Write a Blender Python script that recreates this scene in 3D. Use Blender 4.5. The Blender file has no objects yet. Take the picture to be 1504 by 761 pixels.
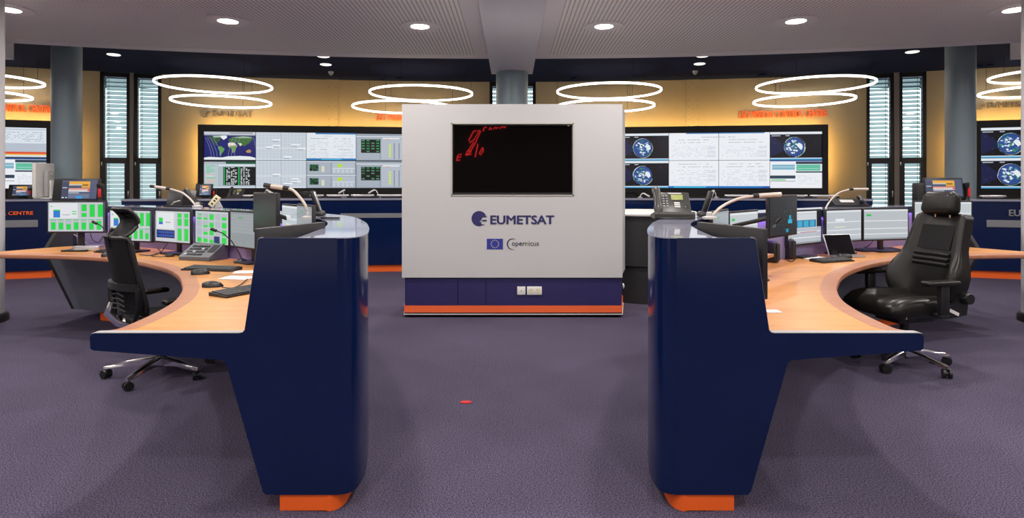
import bpy, bmesh, math, random
from mathutils import Vector, Matrix

# ------------------------------------------------------------------ camera, world, lights, exposure
sc = bpy.context.scene
COL = sc.collection
EYE = 1.35            # camera height (m)
FPX = 880.0           # focal length in pixels of a 1504 px wide frame
CX, HY = 752.0, 270.0 # vanishing point in that frame

cam_d = bpy.data.cameras.new('camera')
cam = bpy.data.objects.new('camera', cam_d)
COL.objects.link(cam)
cam.location = (0, 0, EYE)
cam.rotation_euler = (math.pi / 2, 0, 0)
cam_d.sensor_width = 36.0
cam_d.lens = FPX / 1504 * 36.0
cam_d.shift_y = -(380.5 - HY) / 1504
cam_d.clip_start = 0.05
sc.camera = cam

world = bpy.data.worlds.new('daylight')
sc.world = world
world.use_nodes = True
bg = world.node_tree.nodes['Background']
bg.inputs[0].default_value = (0.74, 0.86, 0.90, 1)
bg.inputs[1].default_value = 3.0

sc.view_settings.view_transform = 'Standard'
sc.view_settings.look = 'None'
sc.view_settings.exposure = 0.0
sc.view_settings.gamma = 1.0
sc.view_settings.use_curve_mapping = False
sc.cycles.use_denoising = True
sc.cycles.max_bounces = 8

# the building is laid out on circles about this centre
CEN = -14.2
def polar(R, phi):
    return Vector((R * math.sin(phi), CEN + R * math.cos(phi), 0))
def phi_at(px, R):
    lo, hi = -1.0, 1.0
    for _ in range(60):
        m = (lo + hi) / 2
        p = polar(R, m)
        if FPX * p.x / p.y + CX < px: lo = m
        else: hi = m
    return (lo + hi) / 2
def W(x, y, z):
    """the place at height z that the photograph shows at (x, y)"""
    s = (y - HY) / (EYE - z)
    return Vector(((x - CX) / s, FPX / s, z))
def D(x, y, Y):
    """the place at distance Y that the photograph shows at (x, y)"""
    s = FPX / Y
    return Vector(((x - CX) / s, Y, EYE - (y - HY) / s))

CEIL_Z, BLUE_Z, BEAM_Z = 3.30, 3.51, 3.13
R_EDGE, R_WALL = 23.53, 26.9

# downlights in the pale ceiling: rings of lamps about the centre of the building
DOWN = []
for k, R in enumerate((21.62, 19.3, 17.0, 14.7, 12.2)):
    n = 8 if k < 3 else 6
    for j in range(n):
        phi = (j - (n - 1) / 2) * 2.27 / R * (1.0 if k else 1.0)
        p = polar(R, phi)
        DOWN.append((p.x, p.y, k))
DOWN_W = 37.0
for i, (x, y, k) in enumerate(DOWN):
    ld = bpy.data.lights.new('downlight_lamp', 'AREA')
    ld.shape = 'DISK'; ld.size = 0.17
    ld.energy = DOWN_W
    ld.color = (1.0, 0.93, 0.88)
    ld.spread = math.radians(172)
    lo = bpy.data.objects.new('downlight_lamp', ld)
    COL.objects.link(lo)
    lo.location = (x, y, CEIL_Z - 0.012)

# ------------------------------------------------------------------ materials
def lin(c):
    return c / 12.92 if c <= 0.04045 else ((c + 0.055) / 1.055) ** 2.4
def hexc(h):
    return tuple(lin(int(h[i:i + 2], 16) / 255) for i in (0, 2, 4))
MATS = {}
def mat(name, col, rough=0.5, metal=0.0, spec=0.5, coat=0.0, emit=None, estr=0.0, trans=0.0):
    m = bpy.data.materials.new(name); m.use_nodes = True
    b = m.node_tree.nodes['Principled BSDF']
    if isinstance(col, str): col = hexc(col)
    b.inputs['Base Color'].default_value = (*col, 1)
    b.inputs['Roughness'].default_value = rough
    b.inputs['Metallic'].default_value = metal
    b.inputs['Specular IOR Level'].default_value = spec
    b.inputs['Coat Weight'].default_value = coat
    b.inputs['Coat Roughness'].default_value = 0.1
    if emit is not None:
        if isinstance(emit, str): emit = hexc(emit)
        b.inputs['Emission Color'].default_value = (*emit, 1)
        b.inputs['Emission Strength'].default_value = estr
    if trans: b.inputs['Transmission Weight'].default_value = trans
    MATS[name] = m
    return m
def nodes(m): return m.node_tree.nodes, m.node_tree.links, m.node_tree.nodes['Principled BSDF']
def noise_tint(m, c1, c2, scale=60, detail=6, rough=0.6, bump=0.0, stretch=(1, 1, 1), bdist=0.01):
    N, L, b = nodes(m)
    tc = N.new('ShaderNodeTexCoord'); mp = N.new('ShaderNodeMapping')
    mp.inputs['Scale'].default_value = stretch
    nz = N.new('ShaderNodeTexNoise'); nz.inputs['Scale'].default_value = scale
    nz.inputs['Detail'].default_value = detail; nz.inputs['Roughness'].default_value = rough
    rp = N.new('ShaderNodeValToRGB')
    rp.color_ramp.elements[0].color = (*c1, 1); rp.color_ramp.elements[1].color = (*c2, 1)
    rp.color_ramp.elements[0].position = 0.3; rp.color_ramp.elements[1].position = 0.7
    L.new(tc.outputs['Object'], mp.inputs[0]); L.new(mp.outputs[0], nz.inputs['Vector'])
    L.new(nz.outputs['Fac'], rp.inputs[0]); L.new(rp.outputs[0], b.inputs['Base Color'])
    if bump:
        bp = N.new('ShaderNodeBump'); bp.inputs['Strength'].default_value = bump
        bp.inputs['Distance'].default_value = bdist
        L.new(nz.outputs['Fac'], bp.inputs['Height']); L.new(bp.outputs[0], b.inputs['Normal'])
    return nz, rp

mat('navy', (0.003, 0.010, 0.050), 0.14, spec=0.38)
noise_tint(MATS['navy'], (0.0027, 0.009, 0.045), (0.0034, 0.011, 0.054), 3, 3)
mat('navy_sheen', (0.24, 0.25, 0.33), 0.05, spec=1.0)  # navy counter paint paled: the mirrored video wall's brightness is put into the colour
mat('navy_dark', (0.005, 0.007, 0.030), 0.45)
mat('slate', (0.13, 0.14, 0.175), 0.5)
mat('inner_panel', (0.22, 0.19, 0.34), 0.5)  # part of the light strip's violet glow is mixed into this colour
mat('orange', (0.78, 0.115, 0.012), 0.45)
mat('orange_text', (0.80, 0.12, 0.018), 0.5)
mat('gunmetal', (0.022, 0.023, 0.024), 0.42)
mat('black', (0.008, 0.008, 0.009), 0.4)
mat('black_matt', (0.012, 0.012, 0.013), 0.7)
mat('black_gloss', (0.004, 0.004, 0.005), 0.08)
mat('screen_off', (0.006, 0.007, 0.009), 0.22)
mat('tv_glass', (0.003, 0.002, 0.002), 0.02)
mat('bezel', (0.011, 0.011, 0.014), 0.42)
mat('keys', (0.045, 0.047, 0.05), 0.5)
mat('leather', (0.009, 0.0085, 0.008), 0.34, spec=0.3)
noise_tint(MATS['leather'], (0.0075, 0.007, 0.0065), (0.011, 0.010, 0.009), 220, 3, bump=0.12, bdist=0.002)
mat('chair_mesh', (0.008, 0.008, 0.009), 0.7, spec=0.2)
mat('chrome', (0.78, 0.78, 0.80), 0.14, metal=1.0)
mat('silver', (0.60, 0.60, 0.62), 0.30, metal=0.9)
mat('steel_band', (0.34, 0.35, 0.37), 0.32, metal=0.7)
mat('lamp_cream', (0.58, 0.53, 0.47), 0.35, metal=0.25)
mat('plastic_white', (0.70, 0.69, 0.66), 0.4)
mat('plastic_grey', (0.42, 0.42, 0.42), 0.45)
mat('plastic_cream', (0.66, 0.60, 0.38), 0.45)
mat('console_grey', (0.10, 0.112, 0.13), 0.45)
mat('phone', (0.030, 0.031, 0.028), 0.38)
mat('red_plastic', (0.55, 0.018, 0.020), 0.3)
mat('paper', (0.80, 0.80, 0.80), 0.8)
mat('lcd_green', (0.26, 0.31, 0.08), 0.4)
mat('kiosk_white', (0.48, 0.48, 0.48), 0.5)
mat('kiosk_frame', (0.40, 0.39, 0.34), 0.4)
mat('kiosk_blue', (0.022, 0.018, 0.090), 0.45)
mat('kiosk_orange', (0.80, 0.13, 0.035), 0.45)
mat('logo_blue', (0.020, 0.018, 0.105), 0.5)
mat('flag_blue', (0.020, 0.030, 0.26), 0.5)
mat('flag_star', (0.85, 0.72, 0.12), 0.5)
mat('dark_text', (0.02, 0.022, 0.04), 0.5)
mat('logo_green', (0.45, 0.52, 0.10), 0.5)
mat('grey_letters', (0.16, 0.135, 0.09), 0.45)
mat('column', (0.20, 0.265, 0.30), 0.42)
mat('column_pale', (0.55, 0.56, 0.58), 0.45)
mat('beam', (0.66, 0.63, 0.68), 0.6)
mat('blue_ceiling', (0.011, 0.018, 0.050), 0.95, spec=0.05)
mat('wall_paint', (0.31, 0.265, 0.175), 0.75)
noise_tint(MATS['wall_paint'], (0.30, 0.255, 0.168), (0.32, 0.275, 0.182), 2.2, 4)
mat('wall_rear', (0.76, 0.70, 0.66), 0.8)
mat('added_dark', (0.035, 0.032, 0.034), 0.8)
mat('frame_black', (0.008, 0.008, 0.009), 0.35)
mat('mullion_grey', (0.16, 0.155, 0.16), 0.5)
mat('trim_ring', (0.78, 0.71, 0.71), 0.5)
mat('lens_glow', (0.8, 0.8, 0.8), 0.4, emit=(1.0, 0.95, 0.88), estr=20.0)
mat('lens_dim', (0.8, 0.8, 0.8), 0.4, emit=(1.0, 0.97, 0.93), estr=1.0)
mat('ring_glow', (0.9, 0.9, 0.9), 0.4, emit=(1.0, 0.90, 0.80), estr=7.5)
mat('violet_led', (0.3, 0.2, 0.6), 0.4, emit=(0.46, 0.26, 1.0), estr=44.0)
mat('amber_led', (0.6, 0.4, 0.1), 0.4, emit=(1.0, 0.58, 0.17), estr=88.0)
mat('neon_red', (0.5, 0.02, 0.02), 0.4, emit=(1.0, 0.03, 0.03), estr=14.0)
mat('cable_black', (0.010, 0.010, 0.011), 0.5)
mat('cable_grey', (0.30, 0.30, 0.31), 0.5)

# blinds: pale slats that let some daylight through
m = mat('blind', (0.72, 0.76, 0.76), 0.45)
N, L, b = nodes(m)
tr = N.new('ShaderNodeBsdfTranslucent'); tr.inputs[0].default_value = (0.72, 0.80, 0.80, 1)
mx = N.new('ShaderNodeMixShader'); mx.inputs[0].default_value = 0.7
L.new(b.outputs[0], mx.inputs[1]); L.new(tr.outputs[0], mx.inputs[2])
L.new(mx.outputs[0], N['Material Output'].inputs[0])
# window glass
m = mat('window_glass', (0.9, 0.95, 0.95), 0.02)
N, L, b = nodes(m)
tp = N.new('ShaderNodeBsdfTransparent'); gl = N.new('ShaderNodeBsdfGlossy'); gl.inputs['Roughness'].default_value = 0.02
fr = N.new('ShaderNodeFresnel'); mx = N.new('ShaderNodeMixShader')
L.new(fr.outputs[0], mx.inputs[0]); L.new(tp.outputs[0], mx.inputs[1]); L.new(gl.outputs[0], mx.inputs[2])
L.new(mx.outputs[0], N['Material Output'].inputs[0])
# screens: each patch of the picture has its own colour, stored on the mesh
m = mat('screen', (0.01, 0.01, 0.01), 0.25)
N, L, b = nodes(m)
at = N.new('ShaderNodeAttribute'); at.attribute_name = 'Col'
L.new(at.outputs['Color'], b.inputs['Emission Color']); b.inputs['Emission Strength'].default_value = 0.95
# carpet
m = mat('carpet', (0.1, 0.09, 0.13), 0.95, spec=0.1)
N, L, b = nodes(m)
tc = N.new('ShaderNodeTexCoord')
n1 = N.new('ShaderNodeTexNoise'); n1.inputs['Scale'].default_value = 165; n1.inputs['Detail'].default_value = 4; n1.inputs['Roughness'].default_value = 0.75
n2 = N.new('ShaderNodeTexNoise'); n2.inputs['Scale'].default_value = 1.3; n2.inputs['Detail'].default_value = 5
rp = N.new('ShaderNodeValToRGB')
rp.color_ramp.elements[0].position = 0.42; rp.color_ramp.elements[0].color = (0.018, 0.0155, 0.030, 1)
rp.color_ramp.elements[1].position = 0.59; rp.color_ramp.elements[1].color = (0.140, 0.121, 0.187, 1)
r2 = N.new('ShaderNodeValToRGB')
r2.color_ramp.elements[0].position = 0.3; r2.color_ramp.elements[0].color = (0.80, 0.80, 0.82, 1)
r2.color_ramp.elements[1].position = 0.7; r2.color_ramp.elements[1].color = (1, 1, 1, 1)
mu = N.new('ShaderNodeMixRGB'); mu.blend_type = 'MULTIPLY'; mu.inputs[0].default_value = 1
bp = N.new('ShaderNodeBump'); bp.inputs['Strength'].default_value = 0.18; bp.inputs['Distance'].default_value = 0.004
for n in (n1, n2): L.new(tc.outputs['Object'], n.inputs['Vector'])
L.new(n1.outputs['Fac'], rp.inputs[0]); L.new(n2.outputs['Fac'], r2.inputs[0])
L.new(rp.outputs[0], mu.inputs[1]); L.new(r2.outputs[0], mu.inputs[2])
L.new(mu.outputs[0], b.inputs['Base Color']); L.new(n1.outputs['Fac'], bp.inputs['Height']); L.new(bp.outputs[0], b.inputs['Normal'])
# perforated ceiling: rows of small dark holes
m = mat('perforated', (0.42, 0.38, 0.38), 0.75)
N, L, b = nodes(m)
tc = N.new('ShaderNodeTexCoord'); sp = N.new('ShaderNodeSeparateXYZ')
L.new(tc.outputs['Object'], sp.inputs[0])
def tri(sock, pitch):
    mul = N.new('ShaderNodeMath'); mul.operation = 'MULTIPLY'; mul.inputs[1].default_value = 1 / pitch
    fr = N.new('ShaderNodeMath'); fr.operation = 'FRACT'
    su = N.new('ShaderNodeMath'); su.operation = 'SUBTRACT'; su.inputs[1].default_value = 0.5
    L.new(sock, mul.inputs[0]); L.new(mul.outputs[0], fr.inputs[0]); L.new(fr.outputs[0], su.inputs[0])
    return su.outputs[0]
cx_, cy_ = tri(sp.outputs[0], 0.05), tri(sp.outputs[1], 0.03)
def mth(op, a, bb):
    n = N.new('ShaderNodeMath'); n.operation = op
    if hasattr(a, 'links'): L.new(a, n.inputs[0])
    else: n.inputs[0].default_value = a
    if hasattr(bb, 'links'): L.new(bb, n.inputs[1])
    else: n.inputs[1].default_value = bb
    return n.outputs[0]
sx = mth('MULTIPLY', cx_, 0.05); sy = mth('MULTIPLY', cy_, 0.03)
d2 = mth('ADD', mth('MULTIPLY', sx, sx), mth('MULTIPLY', sy, sy))
hole = mth('LESS_THAN', d2, 0.0105 ** 2)
mxr = N.new('ShaderNodeMixRGB'); mxr.inputs[1].default_value = (0.90, 0.825, 0.81, 1); mxr.inputs[2].default_value = (0.34, 0.30, 0.30, 1)
L.new(hole, mxr.inputs[0]); L.new(mxr.outputs[0], b.inputs['Base Color'])
mat('ceiling_border', (0.78, 0.72, 0.74), 0.7)
# wood
def wood(name, c1, c2, rough):
    m = mat(name, c1, rough)
    nz, rp = noise_tint(m, c1, c2, 2.2, 7, 0.62, stretch=(1.0, 7.0, 1.0))
    nz.inputs['Distortion'].default_value = 1.2
wood('wood', (0.47, 0.195, 0.050), (0.64, 0.295, 0.085), 0.33)
wood('wood_edge', (0.34, 0.135, 0.070), (0.42, 0.185, 0.10), 0.35)

# ------------------------------------------------------------------ mesh helpers
class MB:
    """collects shapes in local coordinates and links them as one mesh object"""
    def __init__(self): self.bm = bmesh.new()
    def _tr(self, vs, mtx):
        if mtx is not None: bmesh.ops.transform(self.bm, matrix=mtx, verts=vs)
    def box(self, c, s, bevel=0.0, seg=2, rot=None, taper=None):
        r = bmesh.ops.create_cube(self.bm, size=1.0); vs = r['verts']
        for v in vs:
            k = 1.0
            if taper and v.co.z > 0: v.co.x *= taper[0]; v.co.y *= taper[1]
            v.co = Vector((v.co.x * s[0], v.co.y * s[1], v.co.z * s[2]))
        if bevel > 0:
            es = list({e for v in vs for e in v.link_edges})
            rr = bmesh.ops.bevel(self.bm, geom=es, offset=bevel, segments=seg, profile=0.5, affect='EDGES')
            vs = list({v for f in rr['faces'] for v in f.verts} | {v for v in vs if v.is_valid})
        mt = Matrix.Translation(c)
        if rot is not None: mt = mt @ rot
        self._tr(vs, mt); return self
    def cyl(self, p0, p1, r0, r1=None, n=16, cap=True):
        p0, p1 = Vector(p0), Vector(p1); r1 = r0 if r1 is None else r1
        d = p1 - p0; q = d.to_track_quat('Z', 'Y').to_matrix().to_4x4()
        bmesh.ops.create_cone(self.bm, cap_ends=cap, segments=n, radius1=r0, radius2=r1, depth=d.length,
                              matrix=Matrix.Translation((p0 + p1) / 2) @ q)
        return self
    def ball(self, c, r, u=16, v=10, rot=None):
        if not hasattr(r, '__len__'): r = (r, r, r)
        mt = Matrix.Translation(c)
        if rot is not None: mt = mt @ rot
        bmesh.ops.create_uvsphere(self.bm, u_segments=u, v_segments=v, radius=1.0, matrix=mt @ Matrix.Diagonal((*r, 1)))
        return self
    def tube(self, pts, r, n=8, closed=False, flat=None):
        pts = [Vector(p) for p in pts]; rings = []
        m = len(pts)
        for i, p in enumerate(pts):
            a = pts[(i - 1) % m] if (closed or i) else pts[0]
            b = pts[(i + 1) % m] if (closed or i < m - 1) else pts[-1]
            t = (b - a).normalized()
            up = Vector((0, 0, 1)) if abs(t.z) < 0.95 else Vector((0, 1, 0))
            x = t.cross(up).normalized(); y = x.cross(t).normalized()
            rr = r[i] if hasattr(r, '__len__') else r
            fx, fy = flat or (1, 1)
            rings.append([self.bm.verts.new(p + (x * math.cos(k * 2 * math.pi / n) * fx + y * math.sin(k * 2 * math.pi / n) * fy) * rr) for k in range(n)])
        for i in range(m if closed else m - 1):
            A, B = rings[i], rings[(i + 1) % m]
            for k in range(n): self.bm.faces.new((A[k], A[(k + 1) % n], B[(k + 1) % n], B[k]))
        if not closed:
            self.bm.faces.new(rings[0][::-1]); self.bm.faces.new(rings[-1])
        return self
    def lathe(self, prof, n=24, c=(0, 0, 0), closed=False):
        c = Vector(c); rings = []
        for r, z in prof:
            rings.append([self.bm.verts.new(c + Vector((max(r, 1e-5) * math.cos(k * 2 * math.pi / n), max(r, 1e-5) * math.sin(k * 2 * math.pi / n), z))) for k in range(n)])
        for A, B in zip(rings, rings[1:]):
            for k in range(n): self.bm.faces.new((A[k], A[(k + 1) % n], B[(k + 1) % n], B[k]))
        if closed:
            A, B = rings[-1], rings[0]
            for k in range(n): self.bm.faces.new((A[k], A[(k + 1) % n], B[(k + 1) % n], B[k]))
        else:
            self.bm.faces.new(rings[0][::-1]); self.bm.faces.new(rings[-1])
        return self
    def loft(self, rings, closed=True, cap=True):
        rs = [[self.bm.verts.new(Vector(p)) for p in r] for r in rings]
        n = len(rs[0])
        for A, B in zip(rs, rs[1:]):
            for k in range(n if closed else n - 1):
                self.bm.faces.new((A[k], A[(k + 1) % n], B[(k + 1) % n], B[k]))
        if cap and closed:
            self.bm.faces.new(rs[0][::-1]); self.bm.faces.new(rs[-1])
        return self
    def prism(self, poly, d, axis='Y', o=0.0):
        """polygon in the plane across the axis, extruded from o to o + d"""
        def P(a, b, t):
            return {'Y': (a, t, b), 'Z': (a, b, t), 'X': (t, a, b)}[axis]
        A = [self.bm.verts.new(P(a, b, o)) for a, b in poly]
        B = [self.bm.verts.new(P(a, b, o + d)) for a, b in poly]
        n = len(poly)
        self.bm.faces.new(A); self.bm.faces.new(B[::-1])
        for k in range(n): self.bm.faces.new((A[k], B[k], B[(k + 1) % n], A[(k + 1) % n]))
        return self
    def face(self, pts):
        self.bm.faces.new([self.bm.verts.new(Vector(p)) for p in pts]); return self
    def mesh(self, name, m=None, smooth=35, shift=None):
        bm = self.bm
        if shift is not None:
            for v in bm.verts: v.co -= Vector(shift)
        bmesh.ops.recalc_face_normals(bm, faces=bm.faces)
        me = bpy.data.meshes.new(name); bm.to_mesh(me); bm.free()
        if m: me.materials.append(MATS[m])
        if smooth:
            me.shade_smooth(); me.set_sharp_from_angle(angle=math.radians(smooth))
        return me
    def build(self, name, m, parent=None, smooth=35, world=False, loc=None, rot=None):
        """world: the shape was laid out in the room, parent is an unrotated empty"""
        sh = None
        if world and parent is not None:
            sh = parent.location.copy()
            if parent.parent is not None: sh += parent.parent.location
        elif world and loc is not None: sh = Vector(loc)
        me = self.mesh(name, m, smooth, sh)
        return link(name, me, parent, loc, rot)
def link(name, me, parent=None, loc=None, rot=None):
    o = bpy.data.objects.new(name, me); COL.objects.link(o)
    if parent is not None: o.parent = parent
    if loc is not None: o.location = loc
    if rot is not None: o.rotation_euler = rot
    return o
def tag(o, label, cat, group=None):
    o['label'] = label; o['category'] = cat
    if group: o['group'] = group
    return o
def thing(name, label, cat, loc=(0, 0, 0), rz=0.0, group=None):
    o = bpy.data.objects.new(name, None); COL.objects.link(o)
    o.location = loc; o.rotation_euler = (0, 0, rz); o.empty_display_size = 0.1
    return tag(o, label, cat, group)
def struct(o): o['kind'] = 'structure'; return o
def copy_tree(o, parent=None):
    c = o.copy(); COL.objects.link(c); c.parent = parent
    for ch in [x for x in CH.get(o.name, [])]: copy_tree(ch, c)
    return c
CH = {}
def note_children(o):
    CH[o.name] = list(o.children)
    for ch in o.children: note_children(ch)

FONT = None
def text_mesh(body, w, h, bold=0.0, ext=0.004, spacing=1.0, shear=0.0):
    """letters as a mesh in the XZ plane, facing -Y, lower left at the origin, fitted to w x h"""
    cu = bpy.data.curves.new('letters', 'FONT'); cu.body = body; cu.size = 1.0
    cu.extrude = 0.0; cu.space_character = spacing; cu.shear = shear
    cu.resolution_u = 3
    o = bpy.data.objects.new('letters', cu); COL.objects.link(o)
    bpy.context.view_layer.update()
    me = bpy.data.meshes.new_from_object(o.evaluated_get(bpy.context.evaluated_depsgraph_get()))
    bpy.data.objects.remove(o); bpy.data.curves.remove(cu)
    xs = [v.co.x for v in me.vertices]; ys = [v.co.y for v in me.vertices]
    x0, x1, y0, y1 = min(xs), max(xs), min(ys), max(ys)
    bm = bmesh.new(); bm.from_mesh(me); bpy.data.meshes.remove(me)
    for v in bm.verts:
        v.co = Vector(((v.co.x - x0) / (x1 - x0) * w, 0, (v.co.y - y0) / (y1 - y0) * h))
    if bold:
        src = bm.faces[:]
        for kk, (sx_, sz_) in enumerate(((1, 0), (-1, 0), (0, 1), (0, -1))):
            d = bmesh.ops.duplicate(bm, geom=src)
            bmesh.ops.translate(bm, verts=[e for e in d['geom'] if isinstance(e, bmesh.types.BMVert)], vec=(sx_ * bold * h, -0.0004 * (kk + 1), sz_ * bold * h * 0.5))
    if ext:
        r = bmesh.ops.extrude_face_region(bm, geom=bm.faces[:])
        vs = [e for e in r['geom'] if isinstance(e, bmesh.types.BMVert)]
        bmesh.ops.translate(bm, verts=vs, vec=(0, -ext, 0))
    bmesh.ops.recalc_face_normals(bm, faces=bm.faces)
    return bm
def bm_obj(name, bm, m, parent=None, loc=None, rot=None, smooth=0):
    me = bpy.data.meshes.new(name); bm.to_mesh(me); bm.free(); me.materials.append(MATS[m])
    return link(name, me, parent, loc, rot)

def catmull(pts, n, warp=1.0):
    """smooth curve through the points, resampled to n + 1 equal steps"""
    P = [Vector((p[0], p[1], 0)) for p in pts]
    Q = [2 * P[0] - P[1]] + P + [2 * P[-1] - P[-2]]
    out = []
    for i in range(1, len(Q) - 2):
        p0, p1, p2, p3 = Q[i - 1:i + 3]
        for k in range(16):
            t = k / 16
            out.append(0.5 * ((2 * p1) + (p2 - p0) * t + (2 * p0 - 5 * p1 + 4 * p2 - p3) * t * t + (3 * p1 - p0 - 3 * p2 + p3) * t ** 3))
    out.append(P[-1])
    ds = [0]
    for a, b in zip(out, out[1:]): ds.append(ds[-1] + (b - a).length)
    res = []; j = 0
    for i in range(n + 1):
        d = ds[-1] * (i / n) ** warp
        while j < len(ds) - 2 and ds[j + 1] < d: j += 1
        t = (d - ds[j]) / max(ds[j + 1] - ds[j], 1e-9)
        res.append(out[j].lerp(out[j + 1], min(max(t, 0), 1)))
    return res
def up(p, z): return Vector((p[0], p[1], z))

# a picture on a display: patches in 0..1 (x right, y down), later ones lie on top
def picture(name, w, h, shapes, parent=None, loc=None, rot=None):
    vs, fs, cols = [], [], []
    for k, (poly, c) in enumerate(shapes):
        if len(poly) == 2:
            (x0, y0), (x1, y1) = poly
            poly = [(x0, y0), (x1, y0), (x1, y1), (x0, y1)]
        if isinstance(c, str): c = hexc(c)
        b0 = len(vs)
        for x, y in poly:
            x = min(max(x, 0), 1); y = min(max(y, 0), 1)
            vs.append(((x - 0.5) * w, -0.000015 * k, (0.5 - y) * h))
        fs.append(list(range(b0, len(vs)))[::-1]); cols += [c] * len(poly)
    me = bpy.data.meshes.new(name); me.from_pydata(vs, [], fs)
    at = me.color_attributes.new('Col', 'FLOAT_COLOR', 'CORNER')
    i = 0
    for f in me.polygons:
        k0 = f.vertices[0]
        for li in f.loop_indices:
            at.data[li].color = (*cols[me.loops[li].vertex_index], 1)
    me.materials.append(MATS['screen'])
    return link(name, me, parent, loc, rot)
def R(x0, y0, x1, y1, c): return (((x0, y0), (x1, y1)), c)
# ------------------------------------------------------------------ the room
X_SIDE, Y_REAR = 11.2, -4.5
o = MB().box((0, 4.3, -0.05), (24, 18.5, 0.1)).build('floor', 'carpet', smooth=0); struct(o)

# pale perforated ceiling with its round edge and smooth border
phis = [-0.56 + 1.12 * i / 60 for i in range(61)]
def arc_slab(name, r0, r1, z0, z1, m):
    rings = []
    for p in phis:
        a, b = polar(r0, p), polar(r1, p)
        rings.append([up(a, z0), up(b, z0), up(b, z1), up(a, z1)])
    return MB().loft(rings).build(name, m)
o = arc_slab('ceiling', 3.0, R_EDGE - 0.28, CEIL_Z, CEIL_Z + 0.06, 'perforated'); struct(o)
t = arc_slab('ceiling_border', R_EDGE - 0.28, R_EDGE, CEIL_Z - 0.004, CEIL_Z + 0.10, 'ceiling_border'); t.parent = o
for s in (-1, 1):
    t = MB().box((s * 0.47, 0.0, 0), (0.20, 16.5, 0.004)).build('ceiling_border', 'ceiling_border', o, 0, loc=(0, 1.0, CEIL_Z - 0.003))
# the higher dark blue ceiling over the video walls
o = MB().box((0, 4.3, BLUE_Z + 0.05), (24, 18.5, 0.1)).build('ceiling_upper', 'blue_ceiling', smooth=0); struct(o)
# ceiling beams
def beam(name, phi, r0, r1, w):
    d = Vector((math.sin(phi), math.cos(phi), 0)); n = Vector((d.y, -d.x, 0))
    a, b = polar(r0, phi), polar(r1, phi)
    ring = lambda p: [up(p - n * w / 2, BEAM_Z), up(p + n * w / 2, BEAM_Z), up(p + n * w / 2, BLUE_Z), up(p - n * w / 2, BLUE_Z)]
    o = MB().loft([ring(a), ring(b)]).build(name, 'beam', smooth=0); struct(o)
beam('trim_1', 0.0, 9.0, 23.93, 0.665)
PH_SIDE = math.atan2(7.49, 22.76)
beam('trim_2', -PH_SIDE, 17.0, 23.9, 0.665)
beam('trim_3', PH_SIDE, 17.0, 23.9, 0.665)

# rear and side walls
for nm, c, s in (('wall_rear', (0, Y_REAR - 0.05, 1.8), (23, 0.1, 3.6)),
                 ('wall_left', (-X_SIDE - 0.05, 3.5, 1.8), (0.1, 18, 3.6)),
                 ('wall_right', (X_SIDE + 0.05, 3.5, 1.8), (0.1, 18, 3.6))):
    o = MB().box(c, s).build(nm, 'wall_rear', smooth=0); struct(o)

# curved back wall with tall slot windows
WIN = []
for a, b in ((146.5, 191.0), (196.0, 237.0), (719.0, 749.5), (754.5, 787.0), (1272.5, 1313.5), (1320.5, 1361.0)):
    WIN.append((phi_at(a, R_WALL), phi_at(b, R_WALL)))
PMAX = 0.46
edges = [-PMAX]
for a, b in WIN: edges += [a, b]
edges.append(PMAX)
mb = MB()
for i in range(0, len(edges), 2):
    a, b = edges[i], edges[i + 1]
    n = max(1, int((b - a) / 0.02))
    rings = []
    for k in range(n + 1):
        p = a + (b - a) * k / n
        q0, q1 = polar(R_WALL, p), polar(R_WALL + 0.28, p)
        rings.append([up(q0, 0), up(q1, 0), up(q1, BLUE_Z), up(q0, BLUE_Z)])
    mb.loft(rings)
o = mb.build('wall_back', 'wall_paint'); struct(o); WALL = o
# thin raised cover strips on the back wall
for x0, x1 in ((480, 497), (1008, 1028)):
    a, b = phi_at(x0, R_WALL), phi_at(x1, R_WALL)
    rings = []
    for p in (a, (a + b) / 2, b):
        q0, q1 = polar(R_WALL - 0.03, p), polar(R_WALL + 0.001, p)
        rings.append([up(q0, 0), up(q1, 0), up(q1, BLUE_Z), up(q0, BLUE_Z)])
    t = MB().loft(rings).build('cover_strip', 'wall_paint', WALL)
    for p in (a + 0.0015, b - 0.0015):
        for z in (2.55, 2.68, 2.95, 3.08, 3.35):
            q = polar(R_WALL - 0.03, p)
            t2 = MB().cyl((0, 0, 0), (0, -0.006, 0), 0.011, n=8).build('screw', 'grey_letters', t, loc=up(q, z))

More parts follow.
